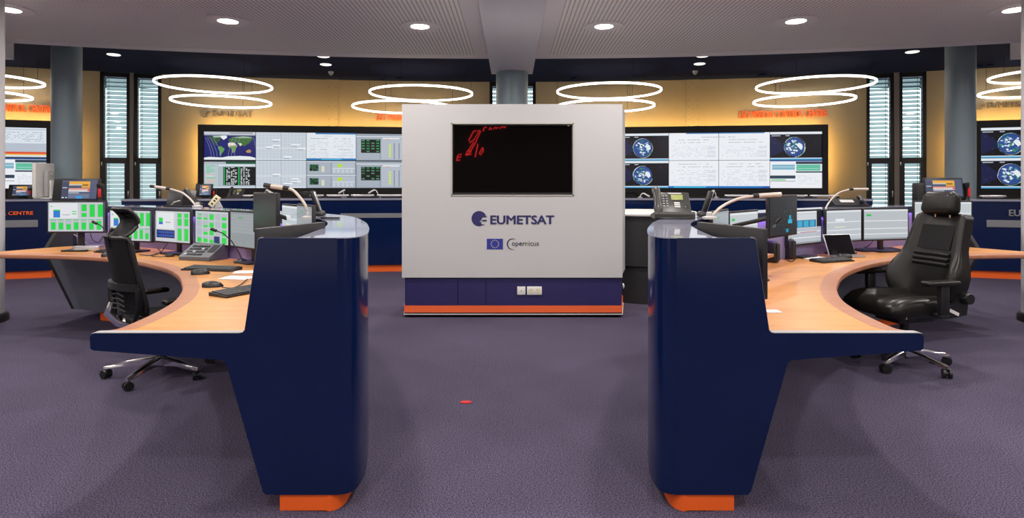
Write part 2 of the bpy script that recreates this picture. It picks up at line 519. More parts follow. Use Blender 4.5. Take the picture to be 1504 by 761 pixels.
slat_me = None
for i, (a, b) in enumerate(WIN):
    pa, pb = polar(R_WALL + 0.06, a), polar(R_WALL + 0.06, b)
    c = (pa + pb) / 2; w = (pb - pa).length; ang = math.atan2(pb.y - pa.y, pb.x - pa.x)
    root = bpy.data.objects.new('window_%d' % (i + 1), None); COL.objects.link(root); struct(root)
    root.location = (c.x, c.y, 0); root.rotation_euler = (0, 0, ang)
    H = BLUE_Z - 0.01; fw = 0.065
    mb = MB()
    for s in (-1, 1): mb.box((s * (w / 2 - fw / 2), 0, H / 2), (fw, 0.09, H))
    mb.box((0, 0, H - 0.04), (w, 0.09, 0.08)); mb.box((0, 0, 0.05), (w, 0.09, 0.10)); mb.box((0, 0, 1.80), (w - 0.02, 0.09, 0.11))
    for s in (-1, 1): mb.box((s * (w / 2 - fw - 0.012), -0.02, 0.92), (0.045, 0.06, 1.70))
    mb.build('window_frame', 'frame_black', root, 0)
    MB().box((0, 0.02, 2.65), (w - 2 * fw, 0.008, 1.62)).build('pane', 'window_glass', root, 0)
    MB().box((0, 0.02, 0.92), (w - 2 * fw, 0.008, 1.66)).build('pane', 'window_glass', root, 0)
    MB().box((w / 2 - 0.03, -0.06, 1.15), (0.018, 0.03, 0.12), 0.004).build('handle', 'silver', root)
    MB().box((-w / 2 + 0.03, -0.05, 1.74), (0.02, 0.02, 0.07), 0.004).build('hinge', 'silver', root)
    sw = w - 2 * fw + 0.03
    tilt = Matrix.Rotation(math.radians(58 if i < 2 else 46), 4, 'X')
    me = MB().box((0, 0, 0), (sw, 0.088, 0.004), rot=tilt).mesh('blind_slat', 'blind', 0)
    z = 0.72
    while z < H - 0.05:
        link('blind_slat', me, root, (0, 0.13, z)); z += 0.083
    mb = MB()
    for s in (-1, 1): mb.box((s * (sw / 2 - 0.05), 0.115, (0.7 + H) / 2), (0.006, 0.004, H - 0.7))
    mb.build('blind_cord', 'black', root, 0)
for i, j in ((0, 1), (2, 3), (4, 5)):
    a, b = WIN[i][1], WIN[j][0]
    q = [polar(R_WALL - 0.02, a), polar(R_WALL - 0.02, b), polar(R_WALL + 0.2, b), polar(R_WALL + 0.2, a)]
    o = MB().prism([(p.x, p.y) for p in q], BLUE_Z, 'Z').build('trim_%d' % (4 + i), 'mullion_grey', smooth=0); struct(o)

# columns
def column(name, x, y, r, m, top, label, foot=False):
    t = thing(name, label, 'column', (x, y, 0), group='round columns')
    MB().lathe([(r, 0), (r, top)], 40).build('shaft', m, t)
    if foot: MB().lathe([(r + 0.035, 0), (r + 0.035, 0.05), (r + 0.02, 0.075), (r, 0.08)], 40).build('base_ring', 'black', t)
    return t
c = D(98, 300, 9.3); column('column', c.x, c.y, 0.20, 'column', BLUE_Z, 'blue-grey round column left of the left window pair')
c = D(1410.5, 300, 9.3); column('column', c.x, c.y, 0.20, 'column', BLUE_Z, 'blue-grey round column right of the right window pair')
column('column', 0, 9.6, 0.255, 'column', BEAM_Z, 'blue-grey round column under the beam behind the white kiosk')
column('column', -5.25, 5.82, 0.25, 'column_pale', CEIL_Z, 'pale column cut by the left picture edge, dark ring at its foot', True)
column('column', 5.27, 5.82, 0.25, 'column_pale', CEIL_Z, 'pale column cut by the right picture edge, dark ring at its foot', True)

# downlights: a flat trim disc with a bright lens
names = ['leftmost', 'second from the left', 'left of the beam', 'right of the beam', 'second from the right', 'rightmost']
first = None
trim_me = MB().lathe([(0.115, 0.0), (0.235, 0.0), (0.24, 0.006), (0.24, 0.012), (0.115, 0.012)], 32, closed=True).mesh('trim_ring', 'trim_ring')
lens_me = MB().lathe([(0.0, -0.012), (0.06, -0.009), (0.095, 0.0), (0.11, 0.01), (0.0, 0.01)], 28).mesh('lens', 'lens_glow')
vis = [d for d in DOWN if d[2] == 0]
for i, (x, y, k) in enumerate(DOWN):
    if k == 0: lab = 'bright round ceiling downlight, ' + (['far left end of the row', *names, 'far right end of the row'][i])
    else: lab = 'round ceiling downlight in the rows overhead'
    t = thing('downlight', lab, 'ceiling light', (x, y, CEIL_Z - 0.014), group='downlights in the pale ceiling')
    link('trim_ring', trim_me, t)
    link('lens', lens_me, t, (0, 0, 0.003))
# the lamp discs sit just below the lens
for o in COL.objects:
    if o.name.startswith('downlight_lamp'): o.location.z = CEIL_Z - 0.034

dl = MB().lathe([(0.0, 0.0), (0.085, 0.0), (0.10, 0.006), (0.10, 0.015), (0.0, 0.015)], 24).mesh('recessed_light', 'lens_dim')
for x, y, lab in ((167, 81, 'small pale recessed light in the blue ceiling by the left windows'),
                  (475, 83.5, 'upper of two small recessed lights above the left video wall'),
                  (478.5, 95.5, 'lower of two small recessed lights above the left video wall'),
                  (1032, 83, 'upper of two small recessed lights above the right video wall'),
                  (1027.5, 94.5, 'lower of two small recessed lights above the right video wall'),
                  (1340, 77, 'small pale recessed light in the blue ceiling by the right windows')):
    p = W(x, y, BLUE_Z - 0.012)
    tag(link('recessed_light', dl, None, (p.x, p.y, BLUE_Z - 0.015)), lab, 'ceiling light', 'small lights in the blue ceiling')
for x, y, sd in ((486, 109, 'left'), (1021, 108, 'right')):
    p = W(x, y, BLUE_Z - 0.05)
    t = thing('dome_camera', 'tiny white dome on the blue ceiling above the %s video wall' % sd, 'camera', (p.x, p.y, BLUE_Z))
    MB().lathe([(0.05, 0), (0.05, -0.03), (0.042, -0.035)], 20).build('collar', 'plastic_white', t)
    MB().ball((0, 0, -0.035), 0.038).build('dome', 'plastic_grey', t)

# hanging ring lamps
def ring_lamp(cx, cy, wpx, Y, label):
    th = math.atan((cx - CX) / FPX)
    p = D(cx, cy, Y); r = wpx / 2 * math.cos(th) * Y / FPX
    t = thing('ring_lamp', label, 'ring lamp', (p.x, p.y, p.z), group='hanging ring lamps')
    n = 72
    circ = [(r * math.cos(2 * math.pi * k / n), r * math.sin(2 * math.pi * k / n), 0) for k in range(n)]
    MB().tube(circ, 0.0165, 8, True, (0.8, 1.0)).build('light_band', 'ring_glow', t)
    circ2 = [(a, b, 0.022) for a, b, _ in circ]
    MB().tube(circ2, 0.012, 6, True, (1.3, 0.6)).build('housing', 'plastic_white', t)
    hz = BLUE_Z - p.z
    for k in range(3):
        a = 2 * math.pi * k / 3 + 0.4 + cx * 0.01
        MB().cyl((r * math.cos(a), r * math.sin(a), 0.03), (r * math.cos(a), r * math.sin(a), hz), 0.0035, n=5).build('cable', 'cable_black', t)
    MB().cyl((r * math.cos(2.2), r * math.sin(2.2), hz - 0.03), (r * math.cos(2.2), r * math.sin(2.2), hz), 0.05, n=16).build('ceiling_rose', 'blue_ceiling', t)
ring_lamp(316, 125.3, 174, 11.0, 'upper hanging ring lamp beside the left windows')
ring_lamp(326.5, 150, 149, 11.15, 'lower hanging ring lamp beside the left windows')
ring_lamp(619, 137.5, 151, 11.4, 'upper hanging ring lamp left of the central column')
ring_lamp(592, 158, 147, 11.55, 'lower hanging ring lamp left of the central column')
ring_lamp(894, 134.3, 153, 11.4, 'upper hanging ring lamp right of the central column')
ring_lamp(889, 156.5, 143, 11.55, 'lower hanging ring lamp right of the central column')
ring_lamp(1195.5, 125.5, 177, 11.0, 'upper hanging ring lamp beside the right windows')
ring_lamp(1179.5, 148, 151, 11.15, 'lower hanging ring lamp beside the right windows')
ring_lamp(-24, 118, 190, 10.2, 'upper hanging ring lamp at the left picture edge')
ring_lamp(-32, 139.5, 168, 10.3, 'lower hanging ring lamp at the left picture edge')
ring_lamp(1539, 111, 186, 10.2, 'upper hanging ring lamp at the right picture edge')
ring_lamp(1520, 134.5, 176, 10.3, 'lower hanging ring lamp at the right picture edge')
# ------------------------------------------------------------------ pictures for the displays
def dashes(rng, x0, y0, x1, y1, rows, c, h=0.35, fill=0.7):
    out = []
    dy = (y1 - y0) / rows
    for r in range(rows):
        x = x0
        while x < x1:
            w = rng.uniform(0.01, 0.05)
            if rng.random() < fill: out.append(R(x, y0 + r * dy, min(x + w, x1), y0 + r * dy + dy * h, c))
            x += w + 0.012
    return out
def pic_table(rng, seed_rows=3):
    s = [R(0, 0, 1, 1, 'C9D2DC')]
    n = rng.choice((2, 3))
    for i in range(14): s.append(R(i / 14, 0.0, i / 14 + 0.006, 1, 'B4BFCC'))
    for j in range(9): s.append(R(0, j / 9, 1, j / 9 + 0.012, 'BCC6D2'))
    s.append(R(0.495, 0, 0.505, 1, '9AA6B4')); s.append(R(0, 0.56, 1, 0.575, 'E8EEF4'))
    for k in range(6):
        x, y = rng.choice((0.05, 0.2, 0.33, 0.55, 0.7, 0.82)), rng.uniform(0.1, 0.9)
        s.append(R(x, y, x + rng.uniform(0.1, 0.2), y + 0.05, 'EEF2F6'))
        s.append(R(x, y + 0.065, x + 0.12, y + 0.085, '8B95A3'))
    s.append(R(0.0, 0.965, 1, 1, 'DDE6EE'))
    return s
def pic_map():
    s = [R(0, 0, 1, 1, '10186A'), R(0, 0, 1, 0.10, 'C8CDD6'), R(0, 0.10, 1, 0.135, '8890A0'), R(0.5, 0.03, 0.95, 0.05, '3A3F4A')]
    G, Gd, Wt, S = '3F6B35', '2C5230', 'E9EEF0', 'B9A873'
    P = lambda pts, c: (pts, c)
    s += [P([(0.0, 0.93), (0.1, 0.90), (0.35, 0.92), (0.45, 0.88), (0.7, 0.86), (0.9, 0.88), (1, 0.93), (1, 1), (0, 1)], Wt)]
    s += [P([(0.05, 0.19), (0.17, 0.16), (0.30, 0.17), (0.33, 0.28), (0.28, 0.36), (0.25, 0.43), (0.27, 0.50), (0.22, 0.47), (0.16, 0.36), (0.14, 0.28)], Gd)]
    s += [P([(0.30, 0.14), (0.43, 0.13), (0.45, 0.20), (0.38, 0.29), (0.33, 0.22)], Wt), P([(0.16, 0.15), (0.32, 0.14), (0.31, 0.20), (0.2, 0.21)], 'A9C0AC')]
    s += [P([(0.28, 0.52), (0.33, 0.52), (0.40, 0.61), (0.37, 0.72), (0.33, 0.80), (0.32, 0.88), (0.30, 0.82), (0.30, 0.68), (0.27, 0.60)], '5E9A50')]
    s += [P([(0.46, 0.42), (0.50, 0.37), (0.58, 0.38), (0.63, 0.48), (0.65, 0.50), (0.61, 0.58), (0.60, 0.68), (0.56, 0.76), (0.54, 0.70), (0.53, 0.58), (0.47, 0.54)], S)]
    s += [P([(0.50, 0.52), (0.62, 0.50), (0.60, 0.66), (0.56, 0.74), (0.54, 0.66)], '6E9A4A'), P([(0.46, 0.42), (0.50, 0.38), (0.60, 0.40), (0.62, 0.48), (0.47, 0.50)], 'E7E3D0')]
    s += [P([(0.48, 0.34), (0.47, 0.28), (0.53, 0.20), (0.62, 0.17), (0.80, 0.15), (0.97, 0.20), (0.92, 0.30), (0.88, 0.40), (0.82, 0.46), (0.79, 0.52), (0.73, 0.46), (0.70, 0.52), (0.66, 0.42), (0.60, 0.38), (0.55, 0.36)], G)]
    s += [P([(0.55, 0.20), (0.75, 0.155), (0.93, 0.18), (0.9, 0.22), (0.7, 0.22)], '9FB59A')]
    s += [P([(0.66, 0.40), (0.72, 0.40), (0.74, 0.46), (0.70, 0.51)], 'D8D9B8'), P([(0.81, 0.68), (0.88, 0.62), (0.92, 0.68), (0.90, 0.75), (0.83, 0.74)], 'B58F4E')]
    for x0, d in ((0.02, 0.10), (0.06, 0.11), (0.11, 0.12), (0.17, 0.13), (0.56, -0.08), (0.63, -0.09), (0.70, -0.10), (0.96, 0.05)):
        pts = []
        for k in range(9):
            t = k / 8; pts.append((x0 + d * math.sin(t * 1.4) * 1.2, 0.2 + 0.68 * t))
        for (a, b), (c, e) in zip(pts, pts[1:]): s.append(([(a, b), (a + 0.006, b), (c + 0.006, e), (c, e)], '8E97C8'))
    return s
def pic_green_list(rng):
    s = [R(0, 0, 1, 1, 'AEB9C4'), R(0, 0, 1, 0.06, '23282F'), R(0.42, 0.06, 1, 0.13, '0E5A38'), R(0.28, 0.15, 1, 0.22, 'D5DEE6'), R(0.0, 0.15, 0.27, 0.93, 'B7C8CB')]
    s += [R(0.37, 0.24, 1, 0.90, '0A0F12')]
    for i, (x, w, c) in enumerate(((0.38, 0.025, '1FA457'), (0.66, 0.03, '1FA457'))): s.append(R(x, 0.24, x + w, 0.90, c))
    for r in range(14):
        y = 0.25 + r * 0.046
        for x in (0.43, 0.47, 0.52, 0.56, 0.60, 0.71, 0.76, 0.81, 0.85):
            if rng.random() < 0.75: s.append(R(x, y, x + rng.uniform(0.02, 0.04), y + 0.026, rng.choice(('D7E2E2', 'B9C9C9', 'E8EEEE'))))
    for r in range(12):
        s.append(R(0.04, 0.2 + r * 0.06, rng.uniform(0.1, 0.24), 0.225 + r * 0.06, rng.choice(('57C99A', 'E8B4A8', 'DDE6EA', '57C99A'))))
    s += [R(0, 0.95, 1, 1, 'D3DCE4')]
    return s
def pic_log(rng):
    s = [R(0, 0, 1, 1, 'E2E9F0'), R(0.18, 0.0, 1, 0.05, '3C7DB5')]
    s += dashes(rng, 0.35, 0.11, 0.68, 0.15, 1, '8A94A2')
    for bx in (0.05, 0.55):
        for by in (0.2, 0.6):
            s += dashes(rng, bx + 0.03, by, bx + 0.37, by + 0.05, 1, '6C7684')
            s += dashes(rng, bx, by + 0.08, bx + 0.4, by + 0.36, 8, 'BCC6D1', 0.4, 0.6)
    s += [R(0, 0.93, 1, 1, '1E78B8'), R(0.3, 0.95, 0.7, 0.99, '49B6DC')]
    return s
def pic_monitor(rng, half=False):
    s = [R(0, 0, 1, 1, '9AA5B2')]
    for by in ((0.02, 0.52) if half else (0.1,)):
        h = 0.46 if half else 0.86
        s += [R(0, by, 1, by + 0.035, 'D8E0E8'), R(0.02, by + 0.06, 0.48, by + h, 'A7B1BD'), R(0.52, by + 0.06, 0.98, by + h, 'B4BEC9')]
        x0, x1 = (0.06, 0.24) if half else (0.1, 0.5)
        y0, y1 = by + 0.12, by + (0.36 if half else 0.62)
        s += [R(x0, y0, x1, y1, '07150E')]
        for r in range(5):
            for k in range(4):
                if rng.random() < 0.8: s.append(R(x0 + (k + 0.15) * (x1 - x0) / 4, y0 + (r + 0.2) * (y1 - y0) / 5, x0 + (k + 0.75) * (x1 - x0) / 4, y0 + (r + 0.65) * (y1 - y0) / 5, rng.choice(('2C7A4E', '1F9A55', '4E8F72'))))
        if half:
            s += [R(0.63, by + 0.1, 0.72, by + 0.22, 'B6E02A'), R(0.3, by + 0.18, 0.36, by + 0.4, 'D6D8C0'), R(0.52, by + 0.25, 0.98, by + 0.27, 'E4EAF0')]
            for k in range(5): s.append(R(0.53 + k * 0.09, by + 0.3, 0.58 + k * 0.09, by + 0.42, 'C5CEDA'))
        else:
            for k in range(5): s.append(R(0.68, by + 0.3 + k * 0.1, 0.72, by + 0.37 + k * 0.1, 'D5EA3A'))
            s += [R(0.78, by + 0.25, 0.8, by + 0.85, '7F8A98'), R(0.88, by + 0.25, 0.9, by + 0.85, '7F8A98'), R(0.55, by + 0.06, 0.9, by + 0.1, 'F2F5F8'), R(0.62, by + 0.1, 0.68, by + 0.13, 'E08A50')]
    s += [R(0, 0, 1, 0.02, '23282F')]
    return s
def pic_globe(rng, top=True):
    s = [R(0, 0, 1, 1, '0B0D18'), ([(0.02, 0.1), (0.35, 0.6), (0.0, 0.9), (0.0, 0.1)], '141A45'), R(0, 0, 1, 0.085, 'E3EAF1'), R(0, 0.955, 1, 1, '4FA8DA'), R(0, 0.93, 1, 0.955, 'DDE9F2'),
         R(0.03, 0.12, 0.2, 0.15, 'B9BFCC'), R(0.30, 0.12, 0.38, 0.15, 'B9BFCC')]
    cx, cy, r, a = 0.47, 0.54, 0.34, 0.605 / 1.07
    circ = lambda k, rr=r: [(cx + math.cos(t * 2 * math.pi / k) * rr * a, cy + math.sin(t * 2 * math.pi / k) * rr) for t in range(k)]
    s += [(circ(28), '2C4C8F')]
    for k in range(46):
        t = rng.uniform(0, 6.28); q = rng.random() ** 0.6 * 0.27
        x, y = cx + math.cos(t) * q * a, cy + math.sin(t) * q
        w, h = rng.uniform(0.02, 0.06), rng.uniform(0.03, 0.09)
        c = rng.choice(('E9EFF5', 'D6E4F0', 'E9EFF5', 'BFD6E8', '3E9A66', '2F7F58', '5A86C4'))
        s.append(([(x - w * a, y), (x, y - h * 0.5), (x + w * a * 1.2, y - h * 0.1), (x + w * a * 0.4, y + h * 0.5)], c))
    s += [([(cx + 0.04, cy - 0.06), (cx + 0.09, cy - 0.15), (cx + 0.14, cy - 0.10), (cx + 0.165, cy + 0.02), (cx + 0.12, cy + 0.10), (cx + 0.08, cy + 0.02)], 'E6EEF6')]
    for k in range(7):
        t0 = rng.uniform(0, 6.28)
        pts = [(cx + math.cos(t0 + j * 0.3) * (r + rng.uniform(0.0, 0.035)) * a, cy + math.sin(t0 + j * 0.3) * (r + 0.02)) for j in range(6)]
        for (x, y), (u, v) in zip(pts, pts[1:]): s.append(([(x, y), (x + 0.006, y + 0.008), (u + 0.006, v + 0.008), (u, v)], rng.choice(('D7E9DD', '67C48E', 'E9EFF5'))))
    for k in range(12): x, y = rng.uniform(0.05, 0.95), rng.uniform(0.15, 0.9); s.append(R(x, y, x + 0.006, y + 0.01, 'A8B0C0'))
    return s
def pic_doc(rng, left=True, bottom=False):
    s = [R(0, 0, 1, 1, 'EEF1F6')]
    if not bottom: s += [R(0.35 if left else 0, 0, 1 if left else 0.9, 0.035, '3E7FC0')]
    y = 0.17 if bottom else 0.3
    if not bottom: s += dashes(rng, 0.66 if left else 0.0, 0.15, 1.0 if left else 0.36, 0.19, 1, '5D6673')
    s += dashes(rng, 0.2, y - 0.05, 0.82, y - 0.01, 1, '59616D'); s += dashes(rng, 0.14, y + 0.05, 0.88, y + 0.09, 1, '59616D')
    s += dashes(rng, 0.05, y + 0.18, 0.95, 0.92, 8, 'CBD1DC', 0.35, 0.5)
    for k in range(3): s.append(R(0.78, y + 0.2 + k * 0.15, 0.94, y + 0.29 + k * 0.15, 'DCE1EA'))
    if bottom: s += [R(0, 0.93, 1, 1, '1E78C8'), R(0.1, 0.945, 0.75, 0.99, '3FC0E0') if left else R(0.85, 0.945, 1, 0.99, '2A4FA8')]
    return s
def pic_tiles(rng):
    s = [R(0, 0, 1, 1, 'EEF1F6'), R(0, 0.0, 1, 0.04, '2F5AA0'), R(0.04, 0.16, 0.48, 0.34, '7FB6CC'), R(0.04, 0.23, 0.48, 0.25, 'D5E8EE'), R(0.5, 0.05, 1, 0.14, '2F4258'), R(0.51, 0.16, 0.97, 0.38, '62BFA2'),
         R(0.53, 0.29, 0.95, 0.31, 'A6E0CE'), R(0.5, 0.40, 1, 0.45, '2F4258'), R(0.0, 0.55, 0.49, 0.66, '2F4258'), R(0.02, 0.68, 0.3, 0.73, '8CD8A0'), R(0, 0.745, 0.49, 0.76, '4A5568')]
    s += dashes(rng, 0.54, 0.55, 0.95, 0.9, 6, 'D3D9E2', 0.4, 0.7)
    return s
def pic_band(rng):
    s = [R(0, 0, 1, 1, 'DCE5EE'), R(0, 0.04, 1, 0.08, 'C2CCD8'), R(0, 0.52, 1, 0.80, 'B9C2CF'), R(0, 0.80, 1, 0.87, 'E2573A'), R(0, 0.87, 1, 0.91, 'F0B54A'), R(0, 0.97, 1, 1, '3A4350')]
    s += dashes(rng, 0.3, 0.15, 0.95, 0.19, 1, '6C7684'); s += dashes(rng, 0.05, 0.22, 0.95, 0.48, 5, 'A2ADBA', 0.4, 0.6)
    return s

# ------------------------------------------------------------------ video walls
def video_wall(label, pa, pb, zt, zb, n, pics, rnd, fr=0.10):
    c = (pa + pb) / 2; d = pb - pa; w = d.length; ang = math.atan2(d.y, d.x)
    t = thing('video_wall', label, 'video wall', (c.x, c.y, 0), ang, 'video walls')
    dep = 0.22
    mb = MB()
    H = zt - zb
    mb.box((0, dep / 2, zt + fr / 2 + 0.015), (w + 2 * fr, dep, fr + 0.03)); mb.box((0, dep / 2, zb - 0.085), (w + 2 * fr, dep, 0.17))
    for s in (-1, 1): mb.box((s * (w / 2 + fr / 2), dep / 2, (zt + zb) / 2), (fr, dep, H + 0.01))
    mb.build('frame', 'black_matt', t, 0)
    MB().box((0, dep / 2 + 0.04, (zt + zb) / 2), (w, dep - 0.08, H)).build('backing', 'black', t, 0)
    st = MB().box((0, dep / 2 + 0.02, zb / 2 - 0.09), (w * 0.96, dep * 0.8, zb - 0.18)).build('plinth', 'navy_dark', t, 0)
    cw, ch = w / n, H / 2
    for (col, row), shapes in pics.items():
        picture('display_panel', cw - 0.008, ch - 0.008, shapes, t, (-w / 2 + (col + 0.5) * cw, 0.03, zt - (row + 0.5) * ch))
    # warm light strips at the back of the frame that wash the wall
    for (x, z, sx, sz, rx) in ((0, zt + fr - 0.05, w + 0.1, 0, 0),):
        MB().box((x, dep + 0.006, z), (sx, 0.012, 0.03)).build('light_strip', 'amber_led', t, 0)
    for s in (-1, 1):
        MB().box((s * (w / 2 + fr - 0.03), dep + 0.006, (zt + zb) / 2), (0.03, 0.012, H)).build('light_strip', 'amber_led', t, 0)
    return t
rng = random.Random(4)
RV = R_WALL - 0.48
def vpt(px): return polar(RV, phi_at(px, RV))
a, b = vpt(298.5), vpt(664)
sa = FPX / a.y
zt, zb = EYE + (HY - 192.8) / sa, EYE + (HY - 276.6) / sa
VZ = (zt, zb)
a2 = Vector((a.x, a.y, 0)); b2 = Vector((b.x, b.y, 0))
video_wall('black-framed video wall with a world map, left of the kiosk', a2, b2, zt, zb, 5,
           {(0, 0): pic_map(), (0, 1): pic_green_list(rng), (1, 0): pic_table(rng), (1, 1): pic_table(rng), (2, 0): pic_log(rng), (2, 1): pic_monitor(rng, True),
            (3, 0): pic_monitor(rng), (3, 1): pic_monitor(rng), (4, 0): pic_table(rng), (4, 1): pic_table(rng)}, rng)
a3, b3 = vpt(840), vpt(1208.5)
video_wall('black-framed video wall with white documents and globes, right of the kiosk', a3, b3, zt, zb, 5,
           {(0, 0): pic_table(rng), (0, 1): pic_table(rng), (1, 0): pic_globe(rng), (1, 1): pic_globe(rng), (2, 0): pic_doc(rng), (2, 1): pic_doc(rng, True, True),
            (3, 0): pic_doc(rng, False), (3, 1): pic_doc(rng, False, True), (4, 0): pic_globe(rng), (4, 1): pic_tiles(rng)}, rng)
def vwall_end(px, n, sgn, cw):
    p = phi_at(px, RV); q = polar(RV, p)
    d = Vector((math.cos(p), -math.sin(p), 0))
    return q, q + d * sgn * n * cw
cw = (b2 - a2).length / 5
e, f = vwall_end(68, 2, -1, cw)
video_wall('video wall with a red band across it at the left picture edge', f, e, zt, zb, 2,
           {(0, 0): pic_log(rng), (0, 1): pic_table(rng), (1, 0): pic_band(rng), (1, 1): pic_tiles(rng)}, rng)
e2, f2 = vwall_end(1441, 2, 1, cw)
video_wall('video wall with two globes at the right picture edge', e2, f2, zt, zb, 2,
           {(0, 0): pic_globe(rng), (0, 1): pic_globe(rng), (1, 0): pic_doc(rng), (1, 1): pic_doc(rng, True, True)}, rng)

# raised letters on the wall above each video wall
def logo_disc(bm_r, th=0.01):
    """round emblem: a disc with two notches cut out of its right side and bars beside them"""
    r = bm_r
    mb = MB()
    pts = []
    for k in range(0, 41):
        a = math.radians(25 + k * (262 / 40)); pts.append((r * math.cos(a), r * math.sin(a)))
    pts += [(0.30 * r, -0.46 * r), (0.02 * r, -0.46 * r), (0.34 * r, -0.12 * r), (0.40 * r, 0.10 * r), (0.62 * r, 0.30 * r)]
    mb.prism(pts, -th, 'Y')
    for k, bar in enumerate(([(0.46 * r, 0.18 * r), (0.52 * r, 0.34 * r), (1.0 * r, 0.34 * r), (1.0 * r, 0.18 * r)],
                             [(0.30 * r, -0.34 * r), (0.50 * r, -0.16 * r), (1.0 * r, -0.16 * r), (1.0 * r, -0.34 * r)],
                             [(-0.2 * r, -0.86 * r), (0.0, -0.74 * r), (0.72 * r, -0.74 * r), (0.5 * r, -0.86 * r)])):
        mb.prism(bar, -th - 0.0008 * (k + 1), 'Y')
    return mb
RL = R_WALL - 0.012
def wall_text(px0, px1, py0, py1, body, m, label, bold, with_logo=False):
    p0, p1 = polar(RL, phi_at(px0, RL)), polar(RL, phi_at(px1, RL))
    d = p1 - p0; ang = math.atan2(d.y, d.x); w = d.length
    s = FPX / ((p0.y + p1.y) / 2)
    z0, z1 = EYE + (HY - py1) / s, EYE + (HY - py0) / s
    t = thing('wall_lettering', label, 'lettering', (p0.x, p0.y, z0), ang, 'lettering above the video walls')
    x0 = 0
    if with_logo:
        r = w * 0.095
        logo_disc(r, 0.02).build('emblem', m, t, loc=(r, 0.0, (z1 - z0) * 0.5))
        x0 = w * 0.235
    hh = (z1 - z0) * (0.62 if with_logo else 1.0)
    bm_obj('letters', text_mesh(body, w - x0, hh, bold, 0.02), m, t, (x0, 0, (z1 - z0 - hh) / 2))
LEO = 'LEO MISSION CONTROL CENTRE'
wall_text(294, 371, 159, 174, 'EUMETSAT', 'grey_letters', 'dark grey wall lettering and emblem above the world map', 0.03, True)
wall_text(553, 677, 168, 177, LEO, 'orange_text', 'orange wall lettering partly hidden behind the kiosk', 0.02)
wall_text(838, 912, 159, 174, 'EUMETSAT', 'grey_letters', 'dark grey wall lettering and emblem hidden behind the kiosk', 0.03, True)
wall_text(1086, 1214, 162, 172.5, LEO, 'orange_text', 'orange wall lettering above the right video wall', 0.02)
wall_text(-70, 76, 152.5, 163.5, LEO, 'orange_text', 'orange wall lettering at the left picture edge', 0.02)
wall_text(1431, 1514, 146, 161, 'EUMETSAT', 'grey_letters', 'dark grey wall lettering and emblem at the right picture edge', 0.03, True)

# ------------------------------------------------------------------ long curved counters of the back row
CT = 1.13
def back_counter(label, pxa, pxb, RF, wt=1.0, band=None, text=None):
    pa, pb = phi_at(pxa, RF), phi_at(pxb, RF)
    mid = polar(RF, (pa + pb) / 2)
    t = thing('counter', label, 'counter', (mid.x, mid.y, 0), 0, 'long curved counters in the back row')
    n = 28
    P = [pa + (pb - pa) * k / n for k in range(n + 1)]
    def sweep(name, m, r0, r1, z0, z1, ps=P, par=t):
        MB().loft([[up(polar(r0, p), z0), up(polar(r1, p), z0), up(polar(r1, p), z1), up(polar(r0, p), z1)] for p in ps]).build(name, m, par, world=True)
    # front panels with open joints
    k = max(2, round((pb - pa) * RF / 1.6))
    for j in range(k):
        u0, u1 = pa + (pb - pa) * j / k + 0.00012, pa + (pb - pa) * (j + 1) / k - 0.00012
        ps = [u0 + (u1 - u0) * i / 8 for i in range(9)]
        sweep('front_panel', 'navy', RF, RF + 0.03, 0.11, CT - 0.03, ps)
    sweep('core', 'navy_dark', RF + 0.03, RF + 0.30, 0.11, CT - 0.03)
    sweep('counter_top', 'navy_sheen', RF - 0.015, RF + 0.42, CT - 0.03, CT)
    sweep('worktop', 'wood', RF + 0.30, RF + wt, 0.70, 0.735)
    sweep('modesty_panel', 'slate', RF + 0.28, RF + 0.32, 0.10, 0.70)
    sweep('plinth', 'orange', RF + 0.03, RF + 0.28, 0.0, 0.11)
    if band:
        b0, b1 = phi_at(band[0], RF), phi_at(band[1], RF)
        ps = [b0 + (b1 - b0) * i / 12 for i in range(13)]
        sweep('silver_band', 'steel_band', RF - 0.006, RF + 0.002, band[2], band[3], ps)
    if text:
        x0, x1, z0, z1, body, m, wl = text
        p0, p1 = polar(RF - 0.004, phi_at(x0, RF)), polar(RF - 0.004, phi_at(x1, RF))
        d = p1 - p0; w = d.length; ang = math.atan2(d.y, d.x)
        xo = 0
        if wl:
            logo_disc(w * 0.1, 0.006).build('emblem', m, t, loc=Vector((p0.x, p0.y, (z0 + z1) / 2)) - t.location + Vector((w * 0.1, 0, 0)), rot=(0, 0, ang)); xo = w * 0.25
        q = p0 + d.normalized() * xo
        bm_obj('lettering', text_mesh(body, w - xo, z1 - z0, 0.04, 0.006), m, t, Vector((q.x, q.y, z0)) - t.location, (0, 0, ang))
    return t
RB = 23.46
back_counter('long dark blue counter in front of the world map video wall', 178, 668, RB, band=(500, 640, 0.83, 0.90))
back_counter('long dark blue counter in front of the documents video wall', 832, 1282, RB, band=(860, 985, 0.83, 0.90))
RB2 = 23.74
back_counter('dark blue counter at the left edge with orange lettering', -260, 74, RB2, 0.45, band=(-120, 56, 0.735, 0.835), text=(-105, 49, 0.91, 0.96, LEO, 'orange_text', False))
back_counter('dark blue counter at the right edge with a grey emblem', 1424, 1770, RB2, 0.45, band=(1449, 1640, 0.735, 0.835), text=(1458, 1555, 0.895, 0.985, 'EUMETSAT', 'steel_band', True))

# ------------------------------------------------------------------ white display kiosk in the middle
KY = 6.03
K = thing('display_kiosk', 'white exhibition kiosk with a black screen and dark blue base', 'kiosk', (0, KY, 0))
xl, xr = -1.108, 1.112
tv = (-0.612, 0.622, 1.228, 1.962)      # recess for the screen
body = MB()
D1 = 0.62; fl, fr_ = -1.20, 1.255
